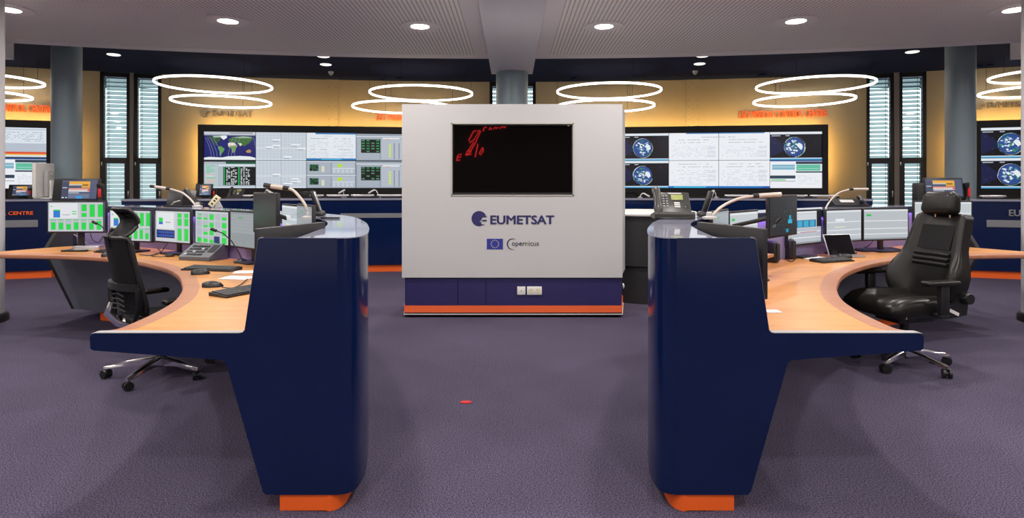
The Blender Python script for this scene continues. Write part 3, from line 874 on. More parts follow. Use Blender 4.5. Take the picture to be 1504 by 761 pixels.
# front face as a frame around the recess
z0, z1 = 0.405, 2.152
for (a0, b0, a1, b1) in ((xl, z0, xr, tv[2]), (xl, tv[3], xr, z1), (xl, tv[2], tv[0], tv[3]), (tv[1], tv[2], xr, tv[3])):
    body.box(((a0 + a1) / 2, 0.036, (b0 + b1) / 2), (a1 - a0, 0.072, b1 - b0))
body.build('front_panel', 'kiosk_white', K, 0)
MB().prism([(xl, 0.072), (xr, 0.072), (fr_, D1), (fl, D1)], z1 - z0, 'Z', z0).build('body', 'kiosk_white', K, 0)
fm = MB()
for (a0, b0, a1, b1) in ((tv[0], tv[2], tv[1], tv[2] + 0.012), (tv[0], tv[3] - 0.012, tv[1], tv[3]), (tv[0], tv[2], tv[0] + 0.012, tv[3]), (tv[1] - 0.012, tv[2], tv[1], tv[3])):
    fm.box(((a0 + a1) / 2, 0.012, (b0 + b1) / 2), (a1 - a0, 0.036, b1 - b0))
fm.build('screen_trim', 'kiosk_frame', K, 0)
bx0, bx1 = xl + 0.025, xr - 0.005
MB().prism([(bx0, 0.03), (bx1, 0.03), (fr_ - 0.04, D1 - 0.03), (fl + 0.04, D1 - 0.03)], 0.285, 'Z', 0.12).build('base', 'kiosk_blue', K, 0)
for u0, u1 in ((bx0, -0.30 - 0.25), (-0.545, -0.265), (-0.26, bx1)):
    MB().box(((u0 + u1) / 2, 0.026, 0.257), (u1 - u0 - 0.003, 0.014, 0.27)).build('base_panel', 'kiosk_blue', K, 0)
MB().prism([(bx0 - 0.005, 0.018), (bx1 + 0.005, 0.018), (fr_ - 0.03, D1 - 0.03), (fl + 0.03, D1 - 0.03)], 0.083, 'Z', 0.037).build('orange_skirt', 'kiosk_orange', K, 0)
MB().prism([(bx0 - 0.008, 0.012), (bx1 + 0.010, 0.012), (fr_ - 0.02, D1 - 0.02), (fl + 0.02, D1 - 0.02)], 0.008, 'Z', 0.03).build('skirt_trim', 'plastic_white', K, 0)
MB().prism([(bx0 - 0.004, 0.016), (bx1 + 0.004, 0.016), (fr_ - 0.03, D1 - 0.03), (fl + 0.03, D1 - 0.03)], 0.03, 'Z', 0.02).build('foot', 'black', K, 0)
# emblem, lettering and flag
logo_disc(0.076, 0.003).build('emblem', 'logo_blue', K, loc=(-0.331, 0.0, 1.000))
bm_obj('lettering', text_mesh('EUMETSAT', 0.636, 0.086, 0.05, 0.003), 'logo_blue', K, (-0.214, 0, 0.945))
fl_ = MB().box((0, -0.0015, 0), (0.162, 0.003, 0.106)).build('flag', 'flag_blue', K, 0, loc=(-0.172, 0, 0.744))
st = MB()
for k in range(12):
    a = k * math.pi / 6; cx0, cz0 = 0.038 * math.cos(a), 0.038 * math.sin(a)
    st.prism([(cx0 + (0.0065 if j % 2 == 0 else 0.0028) * math.sin(j * math.pi / 5), cz0 + (0.0065 if j % 2 == 0 else 0.0028) * math.cos(j * math.pi / 5)) for j in range(10)], -0.0012, 'Y', -0.003)
st.build('stars', 'flag_star', fl_, 0)
cres = []
for k in range(25):
    a = math.radians(52 + k * 236 / 24); cres.append((0.056 * math.cos(a), 0.056 * math.sin(a)))
for k in range(24, -1, -1):
    a = math.radians(52 + k * 236 / 24); th = 0.011 * math.sin(math.pi * (k / 24)) + 0.0006; cres.append(((0.056 - th) * math.cos(a), (0.056 - th) * math.sin(a)))
MB().prism(cres, -0.003, 'Y').build('crescent', 'dark_text', K, 0, loc=(0.004, 0, 0.744))
bm_obj('lettering', text_mesh('opernicus', 0.272, 0.060, 0.0, 0.003), 'dark_text', K, (-0.002, 0, 0.712))
MB().prism([(0, 0), (0.010, 0.0), (0.004, 0.034), (0.0, 0.030)], -0.0036, 'Y').build('leaf_mark', 'logo_green', K, 0, loc=(0.152, 0, 0.725))
# sockets
def socket(x, w, n):
    s = MB().box((0, -0.006, 0), (w, 0.012, 0.083), 0.003).build('socket_plate', 'plastic_white', K, loc=(x, 0.019, 0.272))
    for k in range(n):
        xx = (k - (n - 1) / 2) * 0.071
        if w > 0.1:
            MB().lathe([(0.0215, 0), (0.0215, 0.002), (0.019, 0.002), (0.019, -0.003)], 20).build('socket_well', 'plastic_cream', s, loc=(xx, -0.0125, 0), rot=(math.pi / 2, 0, 0))
        else:
            MB().box((0, 0, 0), (0.012, 0.003, 0.007)).build('data_port', 'dark_text', s, 0, loc=(xx, -0.0125, 0))
socket(0.094, 0.083, 1); socket(0.226, 0.150, 2)
MB().lathe([(0.03, 0), (0.03, 0.015), (0.02, 0.02)], 20).build('cable_grommet', 'plastic_white', K, loc=(1.165, 0.30, 0.27), rot=(0, math.pi / 2, 0))

TV = thing('television', 'black wide television let into the white kiosk', 'television', (0.005, KY + 0.02, 1.595))
MB().box((0, 0.02, 0), (1.206, 0.04, 0.706), 0.004).build('housing', 'black', TV)
MB().box((0, -0.0015, 0.006), (1.186, 0.003, 0.672)).build('screen', 'tv_glass', TV, 0)
MB().box((0, -0.004, -0.343), (1.206, 0.008, 0.014)).build('lower_bezel', 'bezel', TV, 0)
MB().lathe([(0.016, 0), (0.016, 0.012), (0.010, 0.016)], 16).build('sensor', 'black', TV, loc=(0, -0.002, -0.352), rot=(math.pi / 2, 0, 0))
MB().box((0.565, -0.004, 0.341), (0.02, 0.003, 0.006)).build('badge', 'silver', TV, 0)

# dark grey standing table behind the kiosk
T = thing('standing_table', 'dark grey round standing table behind the kiosk with a pale top', 'table', (1.58, 7.25, 0))
MB().lathe([(0.0, 0.0), (0.55, 0.0), (0.55, 0.41), (0.545, 0.415), (0.0, 0.415)], 48).build('lower_drum', 'gunmetal', T)
MB().lathe([(0.0, 0.42), (0.58, 0.42), (0.585, 0.425), (0.585, 0.985), (0.0, 0.985)], 48).build('upper_drum', 'gunmetal', T)
MB().lathe([(0.0, 0.985), (0.62, 0.985), (0.63, 0.995), (0.63, 1.012), (0.62, 1.02), (0.0, 1.02)], 48).build('table_top', 'plastic_white', T)

# a red neon sign on the wall behind the camera, seen mirrored in the television
NS = thing('neon_sign', 'red line-drawn neon sign on the rear wall mirrored in the television', 'sign', (-0.9, Y_REAR + 0.02, 2.5))
MB().box((0.9, 0.004, -0.85), (4.6, 0.024, 3.0)).build('added_dark_board', 'added_dark', NS, 0)  # unseen board, added so the television mirrors something dark, not pale wall
def mir(x, y):
    s = FPX / (2 * (KY + 0.02) - Y_REAR); p = ((x - CX) / s, EYE - (y - HY) / s)
    return (p[0] + 0.9, 0.035, p[1] - 2.5)
strokes = [[(696, 193), (704, 192), (697, 205), (690, 210), (689, 206), (696, 193)], [(704, 192), (706, 193), (699, 209), (689, 226), (684, 228), (696, 209)], [(684, 228), (692, 227), (692, 222), (686, 222)],
           [(702, 212), (698, 231)], [(709, 217), (710, 222), (706, 228), (704, 226), (709, 217)], [(671, 236), (673, 228), (678, 226), (677, 231), (671, 231)], [(671, 236), (676, 235)],
           [(710, 193), (711, 188), (715, 187)], [(718, 191), (721, 187), (722, 191)], [(725, 190), (727, 187), (729, 189), (732, 187)], [(734, 189), (738, 186), (741, 188), (743, 186)]]
for s_ in strokes:
    MB().tube([mir(*p) for p in s_], 0.012, 6).build('neon_tube', 'neon_red', NS)
# ------------------------------------------------------------------ the two curved control consoles
DESK, TOP = 0.735, 1.126
NS_ = 72
O_PTS = [(-0.72, 2.465), (-0.672, 2.482), (-0.648, 2.55), (-0.655, 2.70), (-0.70, 2.92), (-0.754, 3.13), (-0.87, 3.52), (-1.09, 4.06), (-1.36, 4.42), (-1.84, 4.85), (-2.5, 5.36), (-3.2, 5.86), (-3.9, 6.2), (-4.5, 6.36)]
I_PTS = [(-0.887, 2.465), (-0.90, 2.62), (-0.955, 3.03), (-1.015, 3.3), (-1.12, 3.59), (-1.29, 3.90), (-1.58, 4.26), (-2.05, 4.70), (-2.68, 5.18), (-3.32, 5.62), (-3.97, 5.95), (-4.5, 6.10)]
E_PTS = [(-1.734, 2.50), (-1.69, 2.56), (-1.70, 2.74), (-1.733, 2.95), (-1.80, 3.2), (-1.93, 3.5), (-2.03, 3.68), (-2.22, 3.99), (-2.42, 4.25), (-2.65, 4.49), (-2.98, 4.77), (-3.32, 4.96), (-3.74, 5.12), (-4.23, 5.21), (-4.72, 5.26)]
WARP = 1.5
def ix(k): return min(NS_, round(NS_ * (k / NS_) ** (1 / WARP)))
def make_console(side):
    sg = -1 if side == 'right' else 1
    def mp(p):
        """the right console mirrors the left one"""
        if sg == 1: return Vector((p[0], p[1], p[2] if len(p) > 2 else 0))
        k = max(0.0, 1 - (p[1] - 2.465) / 3.2)
        return Vector((-p[0] - 0.042 * k, p[1], p[2] if len(p) > 2 else 0))
    lab = {'left': 'dark blue curved control console with wood worktop, left of the kiosk', 'right': 'dark blue curved control console with wood worktop, right of the kiosk'}[side]
    base = mp((-2.3, 4.6))
    t = thing('control_console', lab, 'console', (base.x, base.y, 0), 0, 'curved control consoles')
    O, I, E = catmull(O_PTS, NS_, WARP), catmull(I_PTS, NS_, WARP), catmull(E_PTS, NS_, WARP)
    I = [p if k else Vector((-0.887, 2.466, 0)) for k, p in enumerate(I)]
    def lo(rings, name, m, smooth=35, par=t):
        return MB().loft([[mp(q) for q in r] for r in rings]).build(name, m, par, smooth, world=True)
    Wd = lambda P, Q, d: [p + (q - p).normalized() * d for p, q in zip(P, Q)]
    # outer wall in panels with narrow joints
    O2 = Wd(O, I, 0.03)
    cuts = [0, ix(11), ix(24), ix(37), ix(50), ix(61), NS_]
    for j, (a, b) in enumerate(zip(cuts, cuts[1:])):
        rr = []
        for k in range(a, b + 1):
            o, o2 = O[k], O2[k]
            if k == a and j: o, o2 = O[k].lerp(O[k + 1], 0.03), O2[k].lerp(O2[k + 1], 0.03)
            rr.append([up(o, 0.07), up(o2, 0.07), up(o2, TOP - 0.028), up(o, TOP - 0.028)])
        lo(rr, 'wall_panel', 'navy')
    O3 = Wd(O, I, 0.05)
    lo([[up(a, 0.08), up(b, 0.08), up(b, TOP - 0.03), up(a, TOP - 0.03)] for a, b in zip(O2, O3)], 'wall_core', 'navy_dark')
    # counter top
    Ot = Wd(O, I, -0.004)
    lo([[up(a, TOP - 0.028), up(b, TOP - 0.028), up(b, TOP - 0.002), up(a, TOP - 0.002)] for a, b in zip(O, I)], 'counter_core', 'navy')
    lo([[up(a, TOP - 0.002), up(b, TOP - 0.002), up(b, TOP + 0.002), up(a, TOP + 0.002)] for a, b in zip(Ot, I)], 'counter_top', 'navy_sheen', 8)
    lo([[up(a, TOP - 0.065), up(b, TOP - 0.065), up(b, TOP - 0.028), up(a, TOP - 0.028)] for a, b in zip(I[ix(8):], Wd(I, O, 0.007)[ix(8):])], 'counter_apron', 'navy_dark')
    # inner panel behind the monitors and the light strip under the counter
    I2 = Wd(I, O, 0.03)
    lo([[up(a, DESK), up(b, DESK), up(b, TOP - 0.028), up(a, TOP - 0.028)] for a, b in zip(I2[ix(2):], Wd(I2, O, 0.02)[ix(2):])], 'inner_panel', 'inner_panel')
    I3, I4 = Wd(I2, E, 0.004), Wd(I2, E, 0.022)
    lo([[up(a, TOP - 0.04), up(b, TOP - 0.04), up(b, TOP - 0.029), up(a, TOP - 0.029)] for a, b in zip(I3[ix(10):], I4[ix(10):])], 'light_strip', 'violet_led')
    # worktop with a darker nosing
    Lp = Wd(E, I, 0.095)
    Iw = [p.copy() for p in I2]
    for k in range(NS_ + 1):
        if Lp[k].y < 2.5: Lp[k].y = 2.5
        if Iw[k].y < 2.5: Iw[k].y = 2.5
    for k in range(NS_ - 5, NS_ + 1):           # the far end is cut back obliquely
        f = (k - (NS_ - 5)) / 5
        Iw[k] = Iw[k].lerp(Vector((-4.40, 5.72, 0)), f * 0.75)
    lo([[up(a, DESK - 0.036), up(b, DESK - 0.036), up(b, DESK), up(a, DESK)] for a, b in zip(Lp, Iw)], 'worktop', 'wood')
    rings = []
    for e, l in zip(E, Lp):
        f = (l - e); 
        rings.append([up(l, DESK - 0.036), up(e + f * 0.25, DESK - 0.042), up(e + f * 0.04, DESK - 0.034), up(e, DESK - 0.018), up(e + f * 0.06, DESK - 0.005), up(e + f * 0.25, DESK - 0.0005), up(l, DESK + 0.0004)])
    lo(rings, 'worktop_edge', 'wood_edge', 50)
    # panel under the worktop, leaning in towards the floor
    Pt, Pb = Wd(I, E, 0.25), Wd(I, E, 0.12)
    for P in (Pt, Pb):
        for k in range(NS_ + 1):
            if P[k].y < 2.5: P[k].y = 2.5
    for k in range(NS_ - 3, NS_ + 1):
        Pb[k].x += 0.04 * (k - NS_ + 4)
    md = [0, ix(20), ix(38), ix(52), ix(62), NS_]
    for a, b in zip(md, md[1:]):
        lo([[up(Pb[k], 0.10), up(Pb[k].lerp(O[k], 0.2), 0.10), up(Pt[k].lerp(O[k], 0.1), DESK - 0.036), up(Pt[k], DESK - 0.036)] for k in range(a, b + 1)], 'modesty_panel', 'slate')
    # plinth
    Ka, Kb = [a.lerp(b, 0.22 + 0.1 * (k < 1)) for k, (a, b) in enumerate(zip(O, I))], [a.lerp(b, 1.22 + 0.2 * max(0, 1 - k / 16)) for k, (a, b) in enumerate(zip(O, I))]
    rr = []
    for k in range(NS_ - 4 + 1):
        a, b = Ka[k].copy(), Kb[k].copy()
        if k == 0: a.y = b.y = 2.475
        rr.append([up(a, 0), up(b, 0), up(b, 0.105), up(a, 0.105)])
    lo(rr, 'plinth', 'orange')
    # near end panel: counter cheek, desk fascia and slanted foot in one board
    arc = []
    prof = [(-1.037, TOP), (-1.045, TOP - 0.006), (-1.100, DESK + 0.012), (-1.108, DESK + 0.003), (-1.122, DESK), (-1.715, DESK), (-1.728, DESK - 0.003), (-1.737, DESK - 0.014), (-1.735, 0.672), (-1.725, 0.664), (-1.19, 0.624), (-1.176, 0.61), (-1.025, 0.082), (-1.012, 0.07), (-0.719, 0.07), (-0.719, TOP)]
    mb = MB(); mb.prism(prof, 0.035, 'Y', 2.465)
    for v in mb.bm.verts: v.co = mp(v.co)
    mb.build('end_panel', 'navy', t, 20, world=True)
    # pale edging on the end board
    mb = MB()
    for (a0, b0), (a1, b1) in zip(prof[:6], prof[1:7]):
        mb.loft([[(a0, 2.4635, b0), (a0, 2.500, b0), (a0, 2.500, b0 + 0.003), (a0, 2.4635, b0 + 0.003)], [(a1, 2.4635, b1), (a1, 2.500, b1), (a1, 2.500, b1 + 0.003), (a1, 2.4635, b1 + 0.003)]])
    for v in mb.bm.verts: v.co = mp(v.co)
    mb.build('edging', 'cable_grey', t, 0, world=True)
    # far end board
    q = [O[-1] + Vector((-0.02, 0.0, 0)), Pt[-1] + Vector((-0.03, 0.0, 0)), Pb[-1] + Vector((-0.03, 0.0, 0))]
    lo([[up(q[0], TOP - 0.03), up(I[-1] + Vector((-0.02, 0, 0)), TOP - 0.03), up(q[1], DESK - 0.04), up(q[2], 0.10), up(O[-1] + Vector((0.12, 0, 0)), 0.10)],
        [up(q[0] + Vector((0.035, 0, 0)), TOP - 0.03), up(I[-1] + Vector((0.015, 0, 0)), TOP - 0.03), up(q[1] + Vector((0.035, 0, 0)), DESK - 0.04), up(q[2] + Vector((0.035, 0, 0)), 0.10), up(O[-1] + Vector((0.155, 0, 0)), 0.10)]], 'end_board', 'black_matt', 0)
    # silver sign band and round emblem on the aisle side
    k0 = ix(14); ks = range(k0, ix(36))
    Ob = Wd(O, I, -0.006)
    rr = []
    for k in ks:
        f = (k - k0) / 8
        zlow = 0.79 if sg == 1 else 0.66
        drop = 0.0 if k > k0 + 8 else 0.05 * (1 - f)
        rr.append([up(O[k], zlow - drop), up(Ob[k], zlow - drop), up(Ob[k], zlow + 0.10 + drop * 0), up(O[k], zlow + 0.10)])
    lo(rr, 'silver_band', 'steel_band')
    e0 = ix(17.5)
    p, dv = mp(O[e0]), mp(O[e0 + 1]) - mp(O[e0 - 1])
    if sg == 1: ang = math.atan2(dv.y, dv.x)
    else: dv = -dv; ang = math.atan2(dv.y, dv.x)
    n = Vector((dv.y, -dv.x, 0)).normalized()
    e = logo_disc(0.10, 0.012).build('emblem', 'steel_band', t, loc=Vector((p.x, p.y, 0.97)) + n * 0.002 - t.location, rot=(0, 0, ang))
    bm = text_mesh('EUMETSAT', 0.62, 0.085, 0.012, 0.010)
    q2 = (O[ix(19)] if sg == 1 else O[ix(31)]); q2 = mp(q2)
    bm_obj('lettering', bm, 'steel_band', t, Vector((q2.x, q2.y, 0.93)) + n * 0.02 - t.location, (0, 0, ang + (0.18 if sg == 1 else 0.12)))
    return t, mp
CON_L, mpL = make_console('left')
CON_R, mpR = make_console('right')
# ------------------------------------------------------------------ monitors and other equipment
def pic_green(rng, var=0):
    s = [R(0, 0, 1, 1, 'C9CDD3')]
    if var == 0:
        s += [R(0.02, 0.03, 0.52, 0.55, 'E4E6EA'), R(0.09, 0.25, 0.21, 0.52, '2E7CD0'), R(0.09, 0.25, 0.21, 0.29, '2BD04A'), R(0.04, 0.12, 0.08, 0.15, '2BD04A'), R(0.42, 0.30, 0.5, 0.33, '2BD04A'), R(0.42, 0.38, 0.5, 0.41, '2BD04A'), R(0.25, 0.42, 0.38, 0.44, '8FA0A8')]
        for k in range(3):
            x = 0.57 + k * 0.145
            s += [R(x, 0.05, x + 0.12, 0.52, 'B9BFC6'), R(x + 0.02, 0.07, x + 0.11, 0.30 if k == 0 else 0.50, '22D84A'), R(x + 0.02, 0.37, x + 0.11, 0.50, '22D84A')]
        for k in range(7):
            x = 0.03 + k * 0.135
            s += [R(x, 0.58, x + 0.115, 0.96, 'B9BFC6'), R(x + 0.02, 0.62 + rng.uniform(0, 0.14), x + 0.10, 0.94, '22D84A'), R(x, 0.585, x + 0.115, 0.61, '3CC85A')]
        s += [R(0.97, 0, 1, 1, '40506A')]
    elif var == 1:
        s += [R(0.04, 0.04, 0.55, 0.58, 'E4E6EA'), R(0.10, 0.22, 0.22, 0.36, '22D84A'), R(0.10, 0.36, 0.22, 0.44, '2E6CC8'), R(0.3, 0.35, 0.45, 0.38, '9AA8A0'), R(0.03, 0.62, 0.57, 0.88, '10205A')]
        for r in range(2):
            for k in range(9): s.append(R(0.05 + k * 0.057, 0.66 + r * 0.11, 0.09 + k * 0.057, 0.73 + r * 0.11, '2A5CC0'))
        for k in range(2):
            x = 0.63 + k * 0.19
            s += [R(x, 0.04, x + 0.16, 0.48, 'B9BFC6'), R(x + 0.03, 0.06, x + 0.14, 0.46, '22D84A'), R(x + 0.03, 0.2, x + 0.14, 0.22, 'C9CDD3'), R(x, 0.52, x + 0.16, 0.97, 'B9BFC6'), R(x + 0.03, 0.55, x + 0.14, 0.94, '22D84A')]
    else:
        for k in range(5):
            for j in range(4):
                x, y = 0.04 + k * 0.19, 0.05 + j * 0.24
                s.append(R(x, y, x + 0.17, y + 0.22, 'B4BBC2'))
                if rng.random() < 0.75:
                    h = rng.uniform(0.06, 0.2); s.append(R(x + 0.02, y + 0.21 - h, x + 0.15, y + 0.21, '22D84A'))
        s += [R(0.58, 0.76, 0.75, 0.97, '1C2E6A'), R(0.1, 0.08, 0.2, 0.12, '22D84A')]
    return s
def pic_sheet(rng, tone='BFC6CC', blue=False, green=False):
    s = [R(0, 0, 1, 1, tone), R(0, 0, 1, 0.06, 'DDE2E7')]
    for k in range(22): s.append(R(0.02 + k * 0.044, 0.08, 0.0235 + k * 0.044, 0.94, 'A9B1B9'))
    for k in range(20): s.append(R(0.01, 0.08 + k * 0.043, 0.99, 0.085 + k * 0.043, 'AEB6BE'))
    for y in (0.36, 0.62, 0.8): s.append(R(0.01, y, 0.99, y + 0.035, 'DDE2E7'))
    if blue:
        s += [R(0.0, 0.08, 0.86, 0.52, 'CDD4DA'), R(0.05, 0.27, 0.84, 0.50, '1E6FA0')]
        for k in range(4): s.append(R(0.08 + k * 0.19, 0.29, 0.22 + k * 0.19, 0.48, '35A8CC'))
        s += [R(0.86, 0.0, 1, 0.5, '1A1C26'), R(0.35, 0.64, 0.86, 0.66, 'C06A70')]
    if green: s += [R(0.05, 0.15, 0.16, 0.22, '2DBE5A')]
    if not blue and not green: s += [R(0.25, 0.27, 0.5, 0.35, 'E9EDF0'), R(0.22, 0.52, 0.52, 0.56, 'D6DEC8')]
    s.append(R(0, 0.95, 1, 1, '8D979F'))
    return s
def pic_dim(rng):
    s = [R(0, 0, 1, 1, '8C9498'), R(0.02, 0.05, 0.98, 0.62, '9AA2A6'), R(0.02, 0.64, 0.98, 0.97, '8F989C'), R(0.25, 0.14, 0.4, 0.18, '5FA870')]
    for k in range(8): s.append(R(0.05, 0.12 + k * 0.1, 0.95, 0.125 + k * 0.1, '848D92'))
    return s
def pic_dark(rng):
    s = [R(0, 0, 1, 1, '26292E'), R(0.70, 0.50, 0.78, 0.62, '1F9CC0'), R(0.66, 0.62, 0.82, 0.72, '2AB4D8'), R(0.58, 0.86, 0.68, 0.95, '1F8FB4'), R(0.08, 0.70, 0.2, 0.78, '5A6068')]
    for k in range(60): x, y = rng.uniform(0.1, 0.9), rng.betavariate(4, 4); s.append(R(x, y, x + 0.018, y + 0.014, rng.choice(('4A5056', '5C646B', '3D8596'))))
    return s
def pic_touch(rng):
    s = [R(0, 0, 1, 1, '4A5470'), R(0.0, 0.1, 0.2, 0.98, '38425C'), R(0.2, 0.06, 0.8, 0.20, 'EBA83A'), R(0.56, 0.18, 0.8, 0.40, 'E0A438'), R(0.2, 0.2, 0.56, 0.28, 'C9C2B4'), R(0.58, 0.23, 0.74, 0.29, '55481F'), R(0.2, 0.43, 0.8, 0.52, 'F0A088'), R(0.2, 0.52, 0.8, 0.62, 'D8D6DC'), R(0.74, 0.46, 0.8, 0.60, 'D86050'), R(0.2, 0.65, 0.5, 0.70, 'B9BDC9'),
         R(0.2, 0.72, 0.8, 0.96, '6A7590'), R(0.43, 0.85, 0.6, 0.98, '2C9CE0'), R(0.03, 0.9, 0.08, 0.95, 'E8E8E8'), R(0.13, 0.9, 0.17, 0.95, 'E8E8E8'), R(0.02, 0.38, 0.15, 0.42, 'D0D4DC')]
    for k in range(9): s.append(R(0.235 + k * 0.06, 0.43, 0.24 + k * 0.06, 0.62, '8A8078'))
    return s

def monitor(label, c, yaw, w, h, shapes, desk=DESK, tilt=0, stand=True, arm=None, bez=0.014, depth=0.045, back='bezel', group='monitors on the consoles', roll=0, mast=0.0):
    """c is the middle of the screen, yaw 0 faces the camera side of the room"""
    t = thing('monitor', label, 'monitor', (c.x, c.y, desk), yaw, group)
    z = c.z - desk
    hd = bpy.data.objects.new('head', None)
    tl = Matrix.Rotation(math.radians(tilt), 4, 'X')
    mb = MB().box((0, depth * 0.35, 0), (w, depth * 0.5, h), 0.004)
    mb.box((0, depth * 0.75, 0), (w * 0.55, depth * 0.6, h * 0.6), 0.012, taper=(1, 1))
    mb.build('housing', back, t, loc=(0, 0, z), rot=(math.radians(tilt), 0, 0))
    if shapes is None:
        MB().box((0, 0, 0), (w - 2 * bez, 0.002, h - 2 * bez)).build('screen', 'screen_off', t, 0, loc=(0, 0.0045, z), rot=(math.radians(tilt), 0, 0))
    else:
        picture('screen', w - 2 * bez, h - 2 * bez, shapes, t, (0, 0.0030, z), (math.radians(tilt), 0, 0))
    if stand and arm is None:
        MB().box((0, depth + 0.022, z / 2), (0.055, 0.022, z), 0.006).build('stand_neck', 'bezel', t)
        MB().box((0, depth - 0.01, 0.008), (0.22, 0.16, 0.016), 0.006).build('stand_foot', 'bezel', t)
    if arm is not None:
        MB().tube([(0, depth + 0.02, z), (0, depth + 0.06, z - 0.02), (arm[0] * 0.5, depth + 0.06 + arm[1] * 0.5, z - 0.06), (arm[0], depth + 0.06 + arm[1], z - 0.10)], 0.014, 8).build('arm', 'black_matt', t)
        MB().box((arm[0], depth + 0.06 + arm[1], z - 0.10), (0.07, 0.02, 0.09), 0.005).build('wall_plate', 'silver', t)
        MB().box((0, depth + 0.012, z), (0.11, 0.02, 0.11), 0.004).build('mount', 'silver', t)
    if mast: MB().box((0, depth + 0.05, (z + mast) / 2), (0.05, 0.03, z + mast), 0.004).build('mast', 'silver', t)
    return t
dg = math.radians
def fit_yaw(x0, x1, Y, w, sgn):
    """turn of a screen of width w at distance Y that spans the given stretch of the picture"""
    lo_, hi_ = 0.0, math.pi / 2
    X = ((x0 + x1) / 2 - CX) * Y / FPX
    for _ in range(40):
        m = (lo_ + hi_) / 2; a = sgn * m
        dx, dy = w / 2 * math.cos(a), w / 2 * math.sin(a)
        wd = FPX * ((X + dx) / (Y + dy) - (X - dx) / (Y - dy))
        if wd > x1 - x0: lo_ = m
        else: hi_ = m
    return sgn * (lo_ + hi_) / 2
rng = random.Random(11)
MW, MH = 0.515, 0.295
def at(x, y, Y): return D(x, y, Y)
# left console
monitor('front monitor with green bars at the far left end of the left console', at(112, 318.7, 5.45), dg(1), 0.535, 0.292, pic_green(rng, 0))
monitor('monitor with green bars behind the mesh chair headrest', at(191, 331.5, 5.38), fit_yaw(159, 223, 5.38, MW, -1), MW, MH, pic_green(rng, 0))
monitor('monitor with green bars and a dark blue patch on the left console', at(252.5, 333, 5.22), fit_yaw(226, 279, 5.22, MW, -1), MW, MH, pic_green(rng, 1))
monitor('monitor with a grid of green blocks behind the intercom box', at(310, 334.5, 5.0), fit_yaw(285, 335.5, 5.0, MW, -1), MW, MH, pic_green(rng, 2))
monitor('dim grey monitor right of the green grid monitor on the left console', at(361, 338, 4.62), fit_yaw(336, 386, 4.62, MW, -1), MW, MH, pic_dim(rng))
monitor('raised dark monitor on an arm above the left console', at(387.5, 313.5, 4.10), fit_yaw(370, 405, 4.10, 0.46, -1), 0.46, 0.285, None, arm=(0.0, 0.20))
monitor('pale monitor behind the raised dark monitor arm', at(426, 328, 4.12), fit_yaw(413, 440, 4.12, 0.42, -1), 0.42, 0.26, pic_sheet(rng), bez=0.012)
monitor('dark grey monitor between the pale monitor and the near black monitor', at(446, 329, 3.84), fit_yaw(434, 457, 3.84, 0.36, -1), 0.36, 0.25, pic_dim(rng), bez=0.012)
monitor('large black monitor at the near end of the left console, seen from behind', Vector((-1.030, 2.77, 1.010)), dg(-106.5), 0.48, 0.30, pic_green(rng, 2), depth=0.055)
# right console
monitor('monitor with pale tables behind the leather chair headrest', at(1385.5, 318.5, 5.45), dg(-1), 0.535, 0.295, pic_sheet(rng, 'C8D0D2'))
monitor('wide monitor with grey tables left of the leather chair', at(1302, 329.5, 5.40), fit_yaw(1268, 1336, 5.40, MW, 1), MW, MH, pic_sheet(rng, 'BCC2C6', True * False, True))
monitor('monitor with grey tables behind the small tablet', at(1240.5, 331.5, 5.22), fit_yaw(1213.5, 1267, 5.22, MW, 1), MW, MH, pic_sheet(rng))
monitor('monitor with a turquoise table strip on the right console', at(1183, 334, 5.0), fit_yaw(1157, 1207.5, 5.0, MW, 1), MW, MH, pic_sheet(rng, 'B9C0C8', True))
monitor('monitor with a small green cell left of the dark map monitor', at(1094, 337.5, 4.36), fit_yaw(1072, 1115, 4.36, MW, 1), MW, 0.28, pic_sheet(rng, 'C4CACE', False, True))
monitor('narrow angled grey-green monitor beside the right lamp foot', at(1060, 338, 4.0), fit_yaw(1048, 1072, 4.0, 0.44, 1), 0.44, 0.27, pic_dim(rng), bez=0.012)
monitor('raised dark monitor with a star map on the right console', at(1152, 317, 3.96), fit_yaw(1131, 1172.5, 3.96, 0.47, 1), 0.47, 0.275, pic_dark(rng), arm=(0.0, 0.30))
monitor('large black monitor at the near end of the right console, seen from behind', Vector((1.022, 2.77, 1.010)), dg(106.5), 0.48, 0.30, pic_sheet(rng, 'C8D0D2', False, True), depth=0.055)

